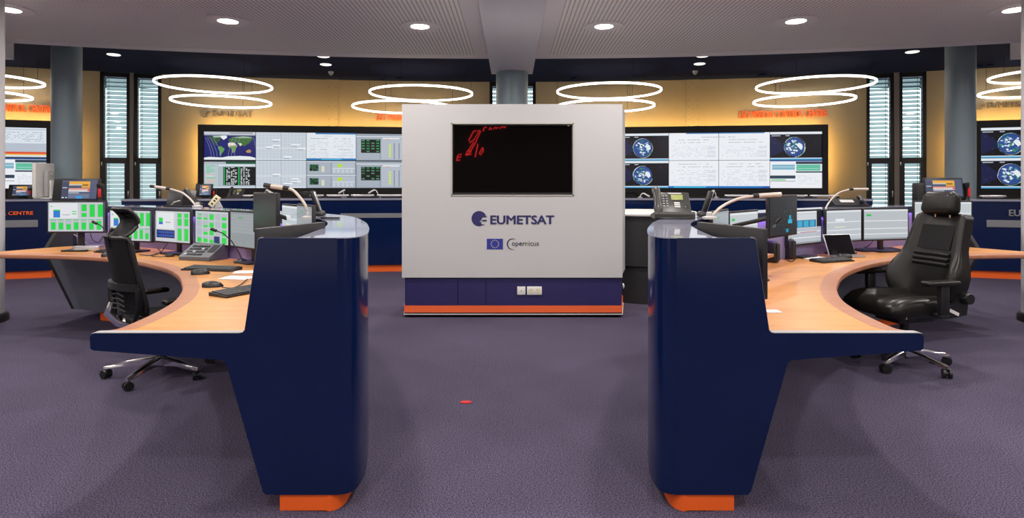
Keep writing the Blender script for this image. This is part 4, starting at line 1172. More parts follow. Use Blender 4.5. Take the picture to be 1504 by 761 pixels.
# touch panels with a red handset, standing on masts behind the consoles
def handset(label, c, h, lean=0.0):
    t = thing('red_handset', label, 'telephone', (c.x, c.y, c.z - h / 2))
    n = 10
    pts = [(0.014 * math.sin(math.pi * k / n) + lean * k / n, -0.02, h * k / n) for k in range(n + 1)]
    MB().box((0, 0.012, h / 2), (0.055, 0.03, h * 0.96), 0.008).build('cradle', 'black', t)
    MB().tube(pts, [0.03, 0.032, 0.024, 0.019, 0.018, 0.018, 0.018, 0.019, 0.024, 0.032, 0.030], 10, False, (1.0, 0.8)).build('grip', 'black', t)
    MB().box((0.012, -0.036, h * 0.58), (0.026, 0.016, h * 0.40), 0.006).build('red_cover', 'red_plastic', t)
    MB().box((0, 0.045, h * 0.02), (0.05, 0.06, 0.012), 0.003).build('foot', 'black', t)
    return t
def touch_panel(label, c, w, h, margin, yaw=0.0, foot=None, group='touch panels', tilt=-8, sw=None):
    foot = c.z - h / 2 - 0.012 if foot is None else foot
    t = thing('touch_panel', label, 'touch panel', (c.x, c.y, foot), yaw, group)
    z = c.z - foot
    MB().box((0, 0.018, 0), (w, 0.034, h), 0.006).build('housing', 'black', t, loc=(0, 0, z), rot=(dg(tilt), 0, 0))
    picture('screen', sw or (w - margin - 0.025), h - 0.04, pic_touch(rng), t, (margin / 2 - 0.004, -0.0008, z), (dg(tilt), 0, 0))
    MB().box((0, 0.05, (z) / 2), (0.10, 0.05, z), 0.006).build('stand', 'black', t)
    MB().box((0, 0.03, 0.006), (0.22, 0.14, 0.012), 0.004).build('stand_foot', 'black', t)
    return t
YP = 6.20
c = D(111, 278.5, 6.22); touch_panel('wide touch panel with orange tiles above the left console end', c, 0.475, 0.235, 0.085, foot=TOP + 0.002)
handset('red-gripped handset right of the left touch panel', Vector((D(152, 278, 6.16).x, 6.12, TOP + 0.003 + 0.11)), 0.22)
c = D(1387, 276, 6.20); touch_panel('wide touch panel with orange tiles behind the leather chair headrest', c, 0.40, 0.215, 0.0, foot=TOP + 0.002)
handset('red-gripped handset right of the right touch panel', Vector((D(1420, 276, 6.22).x, 6.24, TOP + 0.003 + 0.115)), 0.23, -0.01)
sp = thing('loudspeaker', 'slim black loudspeaker left of the right touch panel', 'loudspeaker', (D(1351, 276, 6.15).x, 6.15, TOP + 0.002))
MB().box((0, 0.03, 0.115), (0.082, 0.075, 0.23), 0.012).build('cabinet', 'black', sp)
MB().box((0, -0.0095, 0.128), (0.066, 0.006, 0.17), 0.003).build('grille', 'black_matt', sp)
MB().box((0, -0.009, 0.028), (0.035, 0.004, 0.005)).build('badge', 'silver', sp, 0)

# pale all-in-one monitor seen from behind on the far left counter
c = D(58, 268, 8.65)
pm = thing('monitor', 'pale grey monitor seen from behind on the far left counter', 'monitor', (c.x, c.y + 0.12, CT + 0.002), dg(103))
MB().box((0, 0.03, 0.27), (0.52, 0.05, 0.50), 0.012).build('housing', 'plastic_white', pm)
MB().box((0.02, -0.03, 0.22), (0.20, 0.06, 0.38), 0.02).build('back_hump', 'plastic_grey', pm)
MB().box((0.02, -0.066, 0.14), (0.11, 0.03, 0.26), 0.01).build('stand_neck', 'plastic_white', pm)
MB().box((0, 0.0, 0.01), (0.28, 0.20, 0.02), 0.008).build('stand_foot', 'plastic_white', pm)
MB().lathe([(0.03, 0), (0.03, 0.01), (0.022, 0.014)], 16).build('lock', 'plastic_grey', pm, loc=(0.02, -0.062, 0.36), rot=(dg(90), 0, 0))

# gooseneck desk lamps
def lamp(label, foot_px, arm_px, head_px, Y, zfoot, dark_tip=False, r=0.009, hr=0.0145):
    f = D(foot_px[0], foot_px[1], Y)
    t = thing('desk_lamp', label, 'lamp', (f.x, Y, zfoot), group='gooseneck desk lamps')
    loc = lambda p: D(p[0], p[1], Y) - t.location
    A = [Vector((0, 0, 0.01))] + [loc(p) for p in arm_px]
    S = []
    for i in range(len(A) - 1):
        p0, p1, p2, p3 = A[max(i - 1, 0)], A[i], A[i + 1], A[min(i + 2, len(A) - 1)]
        for k in range(6):
            u = k / 6; S.append(0.5 * ((2 * p1) + (p2 - p0) * u + (2 * p0 - 5 * p1 + 4 * p2 - p3) * u * u + (3 * p1 - p0 - 3 * p2 + p3) * u ** 3))
    S.append(A[-1])
    MB().tube(S, r, 10).build('arm', 'lamp_cream', t)
    MB().lathe([(0.045, 0), (0.045, 0.012), (0.02, 0.02), (0.018, 0.04), (0.012, 0.045)], 24).build('foot', 'plastic_grey', t)
    a, b = loc(arm_px[-1]), loc(head_px)
    d = (b - a).normalized()
    MB().cyl(a - d * 0.005, a + d * 0.03, hr * 1.02).build('collar', 'black', t)
    e = b - d * 0.045 if dark_tip else b
    MB().cyl(a + d * 0.03, e, hr, n=20).build('head', 'lamp_cream', t)
    if dark_tip: MB().cyl(e, b, hr * 1.05, n=20).build('tip', 'gunmetal', t)
    return t
lamp('cream gooseneck lamp on the left console beside the tilted laptop', (290, 308), [(286, 300), (278, 291), (268, 283.5), (258, 280), (249, 277.5)], (221, 273.5), 5.70, TOP + 0.003, True)
lamp('cream gooseneck lamp on the left console in front of the map video wall', (454, 323), [(451.5, 308), (445, 296), (437, 286), (430, 279.5), (423, 277)], (388, 272), 3.78, TOP + 0.003, True)
lamp('cream gooseneck lamp on the right console beside the desk phone', (1042, 325), [(1047, 316), (1057, 306), (1072, 297), (1090, 290.5), (1107, 288)], (1147, 285.5), 3.76, TOP + 0.003)
lamp('thin gooseneck lamp on the right console reaching over the tablet', (1209, 365), [(1208.5, 335), (1211, 312), (1218, 297), (1231, 284), (1248, 278)], (1275, 278), 5.52, DESK + 0.001, False, 0.007, 0.012)

# desk phone on the right counter
def desk_phone(label, loc, yaw, sc_=1.0, group='desk phones'):
    t = thing('desk_phone', label, 'telephone', loc, yaw, group); t.scale = (sc_,) * 3
    MB().prism([(-0.10, 0.0), (0.11, 0.0), (0.11, 0.020), (-0.02, 0.035), (-0.085, 0.045), (-0.10, 0.03)], 0.25, 'X', -0.115).build('foot_body', 'phone', t)
    tilt = Matrix.Rotation(dg(48), 4, 'X')
    MB().box((0.012, 0.025, 0.088), (0.226, 0.185, 0.028), 0.006, rot=tilt).build('face', 'phone', t)
    fr = lambda x, v, k=0.0165: Vector((x, 0.025, 0.088)) + tilt.to_3x3() @ Vector((0, v, k))
    def on(name, x, v, w, h, m, th=0.004, bev=0.0012):
        return MB().box((0, 0, 0), (w, h, th), bev, rot=tilt).build(name, m, t, loc=fr(x, v))
    on('display', 0.045, 0.045, 0.075, 0.042, 'lcd_green', 0.003)
    on('name_strip', 0.035, 0.078, 0.085, 0.012, 'plastic_grey', 0.003)
    for j in range(3): on('memory_key', 0.040, -0.002 - j * 0.016, 0.036, 0.010, 'plastic_white')
    for j in range(5):
        for k in range(2): on('key', -0.043 + k * 0.022, 0.055 - j * 0.021, 0.012, 0.008, 'plastic_grey')
    on('navigator', 0.095, -0.03, 0.024, 0.024, 'black')
    # handset lying on its cradle at the left
    H = []
    for k in range(13):
        u = k / 12; v = -0.105 + 0.21 * u
        H.append(fr(-0.088, v, 0.040 + 0.016 * math.sin(math.pi * u)))
    MB().tube(H, [0.020, 0.027, 0.029, 0.024, 0.021, 0.020, 0.020, 0.020, 0.021, 0.024, 0.029, 0.027, 0.020], 12, False, (1.0, 0.72)).build('handset', 'phone', t)
    MB().tube([fr(-0.09, -0.10, 0.03), (-0.10, -0.10, 0.008), (-0.06, -0.14, 0.006), (0.02, -0.135, 0.006), (0.10, -0.11, 0.006), (0.13, -0.06, 0.006)], 0.0055, 6).build('cord', 'black', t)
    return t
p = W(986, 321.5, TOP)
desk_phone('large grey desk phone on the right console counter', (p.x + 0.005, p.y + 0.03, TOP + 0.003), dg(-6), 1.0)

# cordless handsets standing in chargers
def cordless(label, loc, lean, yaw=0):
    t = thing('cordless_phone', label, 'telephone', loc, yaw, 'cordless phones in chargers')
    MB().box((0, 0, 0.018), (0.085, 0.08, 0.036), 0.012, taper=(0.75, 0.7)).build('charger', 'black', t)
    rt = Matrix.Rotation(lean, 4, 'Y')
    MB().box((0, 0, 0), (0.028, 0.05, 0.15), 0.010, rot=rt).build('handset', 'black', t, loc=(math.sin(lean) * 0.085, 0, 0.03 + math.cos(lean) * 0.075))
    MB().box((0.0165, 0, 0), (0.004, 0.036, 0.14), 0.0015, rot=rt).build('edge_trim', 'silver', t, loc=(math.sin(lean) * 0.085, 0, 0.03 + math.cos(lean) * 0.075))
    return t
p = W(469, 317.5, TOP); cordless('black cordless phone in its charger on the left console', (p.x, p.y, TOP + 0.003), -0.33)
p = W(1033, 318.5, TOP); cordless('black cordless phone in its charger behind the desk phone', (p.x, p.y, TOP + 0.003), 0.33)
p = W(485, 322, TOP)
tag(MB().box((0, 0, 0.005), (0.12, 0.022, 0.01), 0.003).build('pen_case', 'black', None, loc=(p.x, p.y, TOP + 0.003)), 'slim black pen case lying on the left console counter', 'pen case')

# tilted laptop, handset and cream terminal strip on the left counter
p = D(265, 300, 5.82)
t = thing('laptop', 'tilted dark laptop stand beside the left gooseneck lamp', 'laptop', (p.x, 5.82, TOP + 0.003), dg(6))
MB().box((0, 0, 0), (0.26, 0.012, 0.15), 0.004, rot=Matrix.Rotation(dg(-24), 4, 'X')).build('screen_lid', 'black', t, loc=(0, 0.03, 0.086))
MB().box((0, 0.02, 0.008), (0.26, 0.18, 0.014), 0.004).build('base', 'black', t)
MB().tube([(-0.08, -0.02, 0.014), (-0.03, -0.06, 0.045), (0.02, -0.06, 0.06)], 0.005, 6).build('prop', 'plastic_white', t)
t = thing('conference_phone', 'black phone with a long leaning handset behind the left lamp', 'telephone', (D(284, 300, 5.86).x + 0.02, 5.86, TOP + 0.003))
MB().prism([(-0.11, 0.0), (0.06, 0.0), (0.06, 0.02), (-0.09, 0.12)], 0.10, 'Y', -0.05).build('base', 'black', t)
MB().tube([(-0.09, -0.01, 0.165), (-0.075, -0.02, 0.15), (-0.03, -0.02, 0.09), (0.02, -0.02, 0.035), (0.04, -0.01, 0.022)], [0.020, 0.026, 0.020, 0.026, 0.02], 10).build('handset', 'black', t)
p = D(315, 300, 5.55)
t = thing('socket_strip', 'cream leaning socket box on the left console counter', 'socket box', (p.x, 5.55, TOP + 0.003), dg(8))
MB().box((0, 0, 0), (0.055, 0.016, 0.115), 0.004, rot=Matrix.Rotation(dg(38), 4, 'Y')).build('plate', 'plastic_cream', t, loc=(0, 0, 0.060))
for k, v in enumerate((-0.03, 0.005, 0.03)):
    MB().box((0, 0, 0), (0.020, 0.004, 0.014), 0.001, rot=Matrix.Rotation(dg(38), 4, 'Y')).build('socket_hole', 'black', t, loc=(v * math.sin(dg(38)), -0.0085, 0.060 + v * math.cos(dg(38))))
MB().prism([(0.0, 0.0), (0.065, 0.0), (0.03, 0.07)], 0.03, 'Y', 0.0).build('prop', 'plastic_grey', t)

# keyboards, mice, papers, headsets, intercoms
key_cache = {}
def keyboard(label, x, y, yaw, w=0.44, d=0.14, rows=6, cols=18):
    p = W(x, y, DESK)
    t = thing('keyboard', label, 'keyboard', (p.x, p.y, DESK + 0.001), yaw, 'black keyboards on the worktops')
    MB().prism([(-d / 2, 0), (d / 2, 0), (d / 2, 0.020), (-d / 2, 0.008)], w, 'X', -w / 2).build('base', 'black', t, 0)
    mb = MB(); sl = math.atan2(0.012, d)
    for r in range(rows):
        for k in range(cols):
            if r == 0 and 4 <= k <= 9 and k != 6: continue
            ww = (w - 0.02) / cols * (0.86 if not (r == 0 and k == 6) else 5.5)
            yy = -d / 2 + 0.012 + (r + 0.5) * (d - 0.02) / rows
            mb.box((-w / 2 + 0.01 + (k + 0.5) * (w - 0.02) / cols, yy, 0.008 + (yy + d / 2) * math.tan(sl) + 0.003), (ww, (d - 0.02) / rows * 0.84, 0.007), 0)
    k = mb.build('keys', 'keys', t, 0); k['kind'] = 'stuff'
    return t
def mouse(label, x, y, yaw):
    p = W(x, y, DESK)
    t = thing('mouse', label, 'mouse', (p.x, p.y, DESK + 0.001), yaw, 'black computer mice')
    rings = []
    for i in range(9):
        u = i / 8; yy = -0.058 + 0.116 * u
        hw = 0.032 * math.sqrt(max(0.02, 1 - (2 * u - 1) ** 2 * 0.92)); hh = 0.036 * math.sqrt(max(0.02, 1 - (2 * u - 0.85) ** 2 * 0.72))
        rings.append([(hw * math.cos(a), yy, max(0, hh * math.sin(a)) if a <= math.pi else 0.0) for a in [math.pi * k / 10 for k in range(11)]])
    MB().loft(rings).build('shell', 'black', t, 60)
    MB().cyl((-0.004, 0.03, 0.0235), (0.004, 0.03, 0.0235), 0.009, n=12).build('wheel', 'plastic_grey', t)
    return t
keyboard('black keyboard on the left worktop beside the mice', 311, 396.5, dg(-12), 0.40, 0.13)
keyboard('black keyboard at the near edge of the left worktop under the end monitor', 366, 428, dg(62), 0.40, 0.15)
keyboard('black keyboard behind the mesh chair on the left worktop', 172, 371, dg(-18), 0.40, 0.13)
keyboard('black keyboard near the tablet on the right worktop', 1222, 384, dg(22), 0.34, 0.13)
keyboard('black keyboard under the wide monitor left of the leather chair', 1290, 368.5, dg(14), 0.42, 0.13)
mouse('rear black mouse beside the left keyboard', 294.5, 403, dg(-60))
mouse('front black mouse on the left worktop', 312.5, 421.5, dg(-75))
mouse('black mouse behind the mesh chair backrest', 160, 376.5, dg(-30))
mouse('black mouse above the right keyboard', 1240, 379, dg(60))
def sheet(label, x, y, yaw, w, d, pad=False):
    p = W(x, y, DESK)
    return tag(MB().box((0, 0, 0.0015), (w, d, 0.003)).build('paper_sheet', 'paper', None, 0, loc=(p.x, p.y, DESK + 0.001), rot=(0, 0, yaw)), label, 'paper', 'white papers on the worktops')
sheet('white paper beside the near left keyboard', 350, 408.5, dg(-10), 0.20, 0.13)
sheet('white paper by the foot of the left microphone', 362, 400, dg(12), 0.16, 0.12)
sheet('white sheet under the near end monitor of the right console', 1134, 458, dg(4), 0.07, 0.06)
sheet('white papers left of the right keyboard', 1193, 379, dg(14), 0.22, 0.12)
p = W(1207, 376.5, DESK)

# intercom box with sloped key field
p = W(299, 381, DESK)
t = thing('intercom_box', 'grey wedge-shaped intercom box on the left worktop', 'intercom', (p.x, p.y, DESK + 0.001), dg(-16))
MB().prism([(-0.10, 0.0), (0.10, 0.0), (0.10, 0.115), (0.055, 0.125), (-0.10, 0.03)], 0.30, 'X', -0.15).build('body', 'console_grey', t, 20)
sl = Matrix.Rotation(math.atan2(0.095, 0.155), 4, 'X')
f0 = Vector((0, -0.022, 0.078))
for r in range(4):
    for k in range(6):
        o_ = sl.to_3x3() @ Vector((-0.11 + k * 0.03, -0.06 + r * 0.035, 0.003))
        MB().box((0, 0, 0), (0.02, 0.018, 0.005), 0, rot=sl).build('key', 'plastic_grey' if (r * 5 + k) % 7 == 0 else 'black', t, 0, loc=f0 + o_)
MB().box((0, 0, 0), (0.06, 0.09, 0.004), 0, rot=sl).build('speaker_grille', 'black_matt', t, 0, loc=f0 + sl.to_3x3() @ Vector((0.105, 0.02, 0.002)))

# gooseneck microphones
def microphone(label, x, y, pts, Y=None, wide=0.10):
    p = W(x, y, DESK)
    t = thing('microphone', label, 'microphone', (p.x, p.y, DESK + 0.001), 0, 'gooseneck microphones')
    MB().lathe([(wide * 0.55, 0), (wide * 0.55, 0.008), (wide * 0.35, 0.022), (0.012, 0.034), (0.0, 0.035)], 24).build('foot', 'black', t)
    P = [Vector((0, 0, 0.03))] + [D(a, b, p.y) - t.location for a, b in pts]
    MB().tube(P, 0.0045, 8).build('gooseneck', 'black', t)
    d = (P[-1] - P[-2]).normalized()
    MB().cyl(P[-1] - d * 0.01, P[-1] + d * 0.035, 0.012, n=14).build('capsule', 'black', t)
    return t
microphone('gooseneck microphone in front of the dim monitor on the left worktop', 355, 386, [(351, 371), (340, 354), (328, 343), (316, 338.5)])
microphone('gooseneck microphone beside the mesh chair headrest', 164, 372, [(160, 353), (156, 341), (149, 332), (141, 328)])
microphone('gooseneck microphone before the star map monitor', 1118, 412, [(1120, 385), (1122, 360), (1129, 338), (1140, 326)], wide=0.09)

# headset lying on the left worktop
p = W(264, 376.5, DESK)
t = thing('headset', 'black headset lying on the worktop left of the intercom', 'headset', (p.x, p.y, DESK + 0.001), dg(20))
arc = [(0.075 * math.cos(a), 0.075 * math.sin(a) * 0.9, 0.014) for a in [math.pi * k / 12 for k in range(13)]]
MB().tube(arc, 0.007, 8).build('headband', 'black', t)
for s in (-1, 1): MB().lathe([(0.034, 0), (0.036, 0.012), (0.03, 0.024), (0.012, 0.026)], 20).build('ear_cup', 'black', t, loc=(s * 0.075, 0, 0.0))
MB().tube([(0.075, -0.02, 0.012), (0.05, -0.08, 0.012), (0.0, -0.09, 0.015)], 0.003, 6).build('microphone_boom', 'black', t)
MB().tube([(-0.075, -0.02, 0.012), (-0.13, -0.05, 0.006), (-0.20, 0.02, 0.005), (-0.24, 0.10, 0.005), (-0.17, 0.16, 0.02), (-0.12, 0.18, 0.10)], 0.0035, 6).build('cord', 'cable_black', t)
# silver switch box
p = W(129, 368.5, DESK)
t = thing('switch_box', 'flat silver switch box under the far left monitor', 'switch box', (p.x, p.y + 0.02, DESK + 0.001), dg(12))
MB().box((0, 0, 0.024), (0.22, 0.14, 0.046), 0.004).build('case', 'silver', t)
MB().box((0, -0.071, 0.024), (0.18, 0.003, 0.022)).build('front_strip', 'plastic_grey', t, 0)
# loose cables below the monitors
def cable(label, pts, r=0.004, m='cable_black'):
    P = [Vector(p) for p in pts]; base = P[0].copy()
    return tag(MB().tube([p - base for p in [Vector((v.x, v.y, v.z)) for v in smooth3(P)]], r, 6).build('cable', m, None, loc=base), label, 'cable', 'loose cables on the worktops')
def smooth3(A):
    S = []
    for i in range(len(A) - 1):
        p0, p1, p2, p3 = A[max(i - 1, 0)], A[i], A[i + 1], A[min(i + 2, len(A) - 1)]
        for k in range(6):
            u = k / 6; S.append(0.5 * ((2 * p1) + (p2 - p0) * u + (2 * p0 - 5 * p1 + 4 * p2 - p3) * u * u + (3 * p1 - p0 - 3 * p2 + p3) * u ** 3))
    return S + [A[-1]]
zc = DESK + 0.006
cable('black cable looping below the far left monitor', [D(133, 343, 5.62), D(136, 352, 5.60), D(145, 356, 5.58), D(152, 345, 5.62)])
cable('grey cable hanging below the far left monitor', [D(108, 344, 5.62), D(120, 352, 5.62), D(132, 361, 5.60)], 0.004, 'cable_grey')
cable('black cord winding over the worktop behind the mesh chair', [W(205, 374, zc), W(222, 375, zc), W(236, 370, zc), W(232, 365.5, zc)])
cable('black mouse cord running to the near left keyboard', [W(326, 422, zc), W(340, 423, zc), W(352, 419, zc), W(363, 410, zc)], 0.003)
cable('black cable bundle between the speakers on the right worktop', [W(1142, 381, zc), W(1150, 379, zc), W(1162, 384, zc), W(1172, 378, zc), W(1190, 373, zc)])
cable('black cable under the wide monitor of the right console', [D(1282, 354, 5.55), D(1274, 362, 5.5), W(1262, 366, zc), W(1250, 368, zc)])

# small loudspeakers and tablet on the right worktop
def speaker(label, x, y, yaw):
    p = W(x, y, DESK)
    t = thing('loudspeaker', label, 'loudspeaker', (p.x, p.y, DESK + 0.001), yaw, 'small desk speakers')
    MB().box((0, 0, 0.085), (0.075, 0.10, 0.17), 0.022, 3, taper=(0.8, 0.8)).build('cabinet', 'black', t)
    MB().box((0, -0.048, 0.085), (0.052, 0.008, 0.13), 0.004, taper=(0.85, 1)).build('grille', 'black_matt', t)
speaker('small black speaker beside the right microphone foot', 1134.5, 385.5, dg(40))
speaker('small black speaker below the star map monitor', 1158.5, 380.5, dg(30))
p = W(1245, 378, DESK)
t = thing('tablet', 'black tablet leaning on its pale keyboard on the right worktop', 'tablet', (p.x, p.y, DESK + 0.001), dg(14))
MB().box((0, 0.0, 0.006), (0.27, 0.10, 0.010), 0.003).build('keyboard_cover', 'silver', t)
tl = Matrix.Rotation(dg(-22), 4, 'X')
MB().box((0, 0, 0), (0.27, 0.010, 0.185), 0.004, rot=tl).build('housing', 'silver', t, loc=(-0.03, 0.06, 0.100))
MB().box((0, -0.0058, 0), (0.258, 0.002, 0.173), 0, rot=tl).build('screen', 'black_gloss', t, 0, loc=(-0.03, 0.06, 0.100))
p = W(1142, 373, DESK)
# small wooden shelf beside the star map monitor
t = thing('wood_shelf', 'small wooden shelf board left of the star map monitor', 'shelf', (1.62, 3.98, 0.86), dg(50))
MB().box((0, 0, 0.010), (0.24, 0.16, 0.02), 0.004).build('board', 'wood', t)
MB().prism([(-0.02, -0.124), (0.02, -0.124), (0.08, 0.0), (-0.08, 0.0)], 0.02, 'Y', -0.01).build('bracket', 'black', t)

# things on the back counters
def on_back(px, R_): p = polar(R_, phi_at(px, R_)); return Vector((p.x, p.y, CT + 0.001))
rb = RB + 0.18
def light_bar(label, x0, x1, R_=None):
    R_ = R_ or rb
    a, b = on_back(x0, R_), on_back(x1, R_); d = b - a
    t = thing('light_bar', label, 'light bar', ((a.x + b.x) / 2, (a.y + b.y) / 2, CT + 0.001), math.atan2(d.y, d.x), 'silver light bars on the back counters')
    MB().box((0, 0, 0.036), (d.length * 0.97, 0.045, 0.034), 0.008).build('body', 'silver', t)
    for s in (-1, 1): MB().box((s * d.length * 0.46, 0, 0.018), (0.035, 0.06, 0.036), 0.004).build('foot', 'black', t)
light_bar('silver light bar below the world map', 348, 372)
light_bar('silver light bar behind the cordless phone on the left', 455, 476)
light_bar('first silver light bar left of the kiosk', 479, 513); light_bar('second silver light bar left of the kiosk', 515, 550); light_bar('third silver light bar left of the kiosk, cut by it', 553, 592)
light_bar('silver light bar above the right gooseneck lamp arm', 1064, 1101); light_bar('silver light bar right of the star map monitor', 1165, 1186); light_bar('silver light bar above the turquoise table monitor', 1189, 1232)
light_bar('silver light bar on the counter at the right picture edge', 1438, 1478, RB2 + 0.18)
def small_lamp(label, x, ytop, dx, flip=1):
    p = on_back(x, rb + 0.08); s = FPX / p.y
    h = EYE + (HY - ytop) / s - CT
    t = thing('desk_lamp', label, 'lamp', tuple(p), 0, 'small lamps on the back counters')
    MB().lathe([(0.04, 0), (0.04, 0.012), (0.012, 0.02)], 16).build('foot', 'silver', t)
    MB().tube([(0, 0, 0.01), (-dx * 0.15, 0, h * 0.6), (-dx * 0.4, 0, h * 0.92), (-dx * 0.7, 0, h)], 0.009, 8).build('arm', 'silver', t)
    MB().box((0, 0, 0), (0.11, 0.05, 0.022), 0.006, rot=Matrix.Rotation(dg(30) * (1 if dx > 0 else -1) * -1, 4, 'Y')).build('head', 'plastic_white', t, loc=(-dx - 0.01 * (1 if dx > 0 else -1), 0, h - 0.025))
small_lamp('small white lamp behind the raised dark monitor', 388, 279, -0.07); small_lamp('small upright lamp on the back counter above the left console corner', 505, 279, 0.02)
small_lamp('small white lamp on the back counter just left of the kiosk', 556, 279, 0.10); small_lamp('small lamp right of the kiosk beside the desk phone', 940, 284, -0.09)
small_lamp('small white lamp on the back counter behind the cordless phone', 1052, 280, 0.07)
def back_panel(label, px, w, h, R_=None):
    p = on_back(px, (R_ or rb) + 0.02)
    touch_panel(label, Vector((p.x, p.y, CT + h / 2 + 0.03)), w, h, 0.06, 0, CT + 0.001, tilt=-10)
back_panel('small touch panel on the back counter below the world map corner', 299, 0.25, 0.19)
handset('red handset beside the small touch panel below the world map', on_back(314.5, rb) + Vector((0, 0, 0.07)), 0.14)
back_panel('small touch panel on the far left counter', 29, 0.34, 0.18, RB2 + 0.16)
handset('red handset beside the small touch panel on the far left counter', on_back(45.5, RB2 + 0.16) + Vector((0, 0, 0.08)), 0.15)
p = on_back(346, rb); desk_phone('small grey desk phone on the back counter below the world map', (p.x, p.y, CT + 0.001), 0, 0.86)
# office chair seen over the left back counter
p = polar(RB + 1.05, phi_at(448, RB + 1.05))
t = thing('office_chair', 'brown-black office chair top showing over the left back counter', 'chair', (p.x, p.y, 0), dg(10))
MB().box((0, 0, 1.10), (0.30, 0.08, 0.30), 0.04, 3).build('backrest', 'leather', t)
MB().box((0, 0.18, 0.50), (0.46, 0.46, 0.09), 0.03).build('seat', 'leather', t)
MB().box((0, -0.02, 0.76), (0.06, 0.03, 0.48), 0.008).build('back_bracket', 'black', t)
MB().cyl((0, 0.18, 0.08), (0, 0.18, 0.46), 0.025).build('gas_column', 'black', t)
for k in range(5):
    a = k * 2 * math.pi / 5
    MB().tube([(0, 0.18, 0.10), (0.28 * math.cos(a), 0.18 + 0.28 * math.sin(a), 0.05)], [0.03, 0.018], 8).build('base_leg', 'black', t)
    MB().cyl((0.28 * math.cos(a) - 0.02, 0.18 + 0.28 * math.sin(a), 0.028), (0.28 * math.cos(a) + 0.02, 0.18 + 0.28 * math.sin(a), 0.028), 0.028).build('caster', 'black', t)
p = polar(RB + 1.08, phi_at(921, RB + 1.08))
t = thing('office_chair', 'black office chair top showing over the counter right of the kiosk', 'chair', (p.x, p.y, 0), dg(-5))
MB().box((0, 0, 1.04), (0.36, 0.07, 0.32), 0.05, 3).build('backrest', 'chair_mesh', t)
MB().box((0, 0.18, 0.50), (0.46, 0.46, 0.09), 0.03).build('seat', 'leather', t)
MB().box((0, -0.02, 0.70), (0.06, 0.03, 0.44), 0.008).build('back_bracket', 'black', t)
MB().cyl((0, 0.18, 0.08), (0, 0.18, 0.46), 0.025).build('gas_column', 'black', t)
for k in range(5):
    a = k * 2 * math.pi / 5
    MB().tube([(0, 0.18, 0.10), (0.28 * math.cos(a), 0.18 + 0.28 * math.sin(a), 0.05)], [0.03, 0.018], 8).build('base_leg', 'black', t)
    MB().cyl((0.28 * math.cos(a) - 0.02, 0.18 + 0.28 * math.sin(a), 0.028), (0.28 * math.cos(a) + 0.02, 0.18 + 0.28 * math.sin(a), 0.028), 0.028).build('caster', 'black', t)
# dark things on the right counter behind the monitors
p = D(1235, 300, 5.95)
t = thing('desk_phone', 'flat black phone with a pale display behind the tablet monitor', 'telephone', (p.x, 5.82, TOP + 0.003), dg(-10))
MB().prism([(-0.09, 0.0), (0.09, 0.0), (0.09, 0.07), (0.05, 0.075), (-0.09, 0.02)], 0.30, 'X', -0.15).build('body', 'black', t, 20)
MB().box((0, 0, 0), (0.12, 0.06, 0.004), 0.001, rot=Matrix.Rotation(0.4, 4, 'X')).build('display', 'plastic_grey', t, loc=(-0.02, -0.02, 0.053))
MB().tube([(0.09, -0.08, 0.045), (0.11, -0.04, 0.068), (0.12, 0.02, 0.088), (0.12, 0.07, 0.092)], [0.022, 0.016, 0.016, 0.022], 8).build('handset', 'black', t)
# red marker on the carpet
p = W(684.5, 591.3, 0)
tag(MB().prism([(0.036 * math.cos(a) * (1 if k % 3 else 1.12), 0.022 * math.sin(a)) for k, a in enumerate([2 * math.pi * k / 14 for k in range(14)])], 0.004, 'Z').build('floor_marker', 'red_plastic', None, 0, loc=(p.x, p.y, 0.0005)), 'small red marker lying on the carpet before the kiosk', 'marker')
# ------------------------------------------------------------------ chairs
def star_base(t, r, rot, leg_m, wheel_r=0.030, hub=0.10):
    for k in range(5):
        a = rot + k * 2 * math.pi / 5; c, s = math.cos(a), math.sin(a)
        rings = []
        for u, w, z0, z1 in ((0.03, 0.030, hub - 0.03, hub + 0.035), (0.5, 0.024, 0.080, 0.118), (0.9, 0.018, 0.066, 0.092), (1.0, 0.010, 0.066, 0.086)):
            q = Vector((c, s, 0)) * r * u; n = Vector((-s, c, 0))
            rings.append([up(q - n * w, z0), up(q + n * w, z0), up(q + n * w, z1 - 0.010), up(q + n * w * 0.55, z1), up(q - n * w * 0.55, z1), up(q - n * w, z1 - 0.010)])
        MB().loft(rings).build('base_leg', leg_m, t, 40)
        n = Vector((math.cos(a + 0.9), math.sin(a + 0.9), 0)); q = Vector((c, s, 0)) * r * 0.96
        cs = MB()
        for d in (-1, 1): cs.cyl(up(q + n * d * 0.010, wheel_r), up(q + n * d * 0.026, wheel_r), wheel_r, n=20)
        cs.cyl(up(q - n * 0.012, wheel_r), up(q + n * 0.012, wheel_r), wheel_r * 0.55, n=12)
        cs.box(up(q, wheel_r * 1.45), (0.022, 0.022, wheel_r * 1.0), 0.005)
        w = cs.build('caster', 'black', t)
        MB().cyl(up(q, wheel_r * 1.8), up(q, 0.075), 0.007, n=8).build('stem', 'chrome', w)
    MB().cyl((0, 0, hub - 0.04), (0, 0, hub + 0.05), 0.034, n=20).build('hub', 'black', t)

# ---- mesh task chair, left
LC = thing('office_chair', 'black mesh office chair with headrest and chrome star base at the left console', 'chair', (-2.49, 4.25, 0), math.atan2(-0.60, 0.80))
star_base(LC, 0.355, 0.28, 'chrome')
MB().cyl((0, 0, 0.12), (0, 0, 0.36), 0.026, n=18).build('gas_column', 'black', LC)
MB().box((0, 0.0, 0.365), (0.18, 0.26, 0.05), 0.015).build('mechanism', 'black', LC)
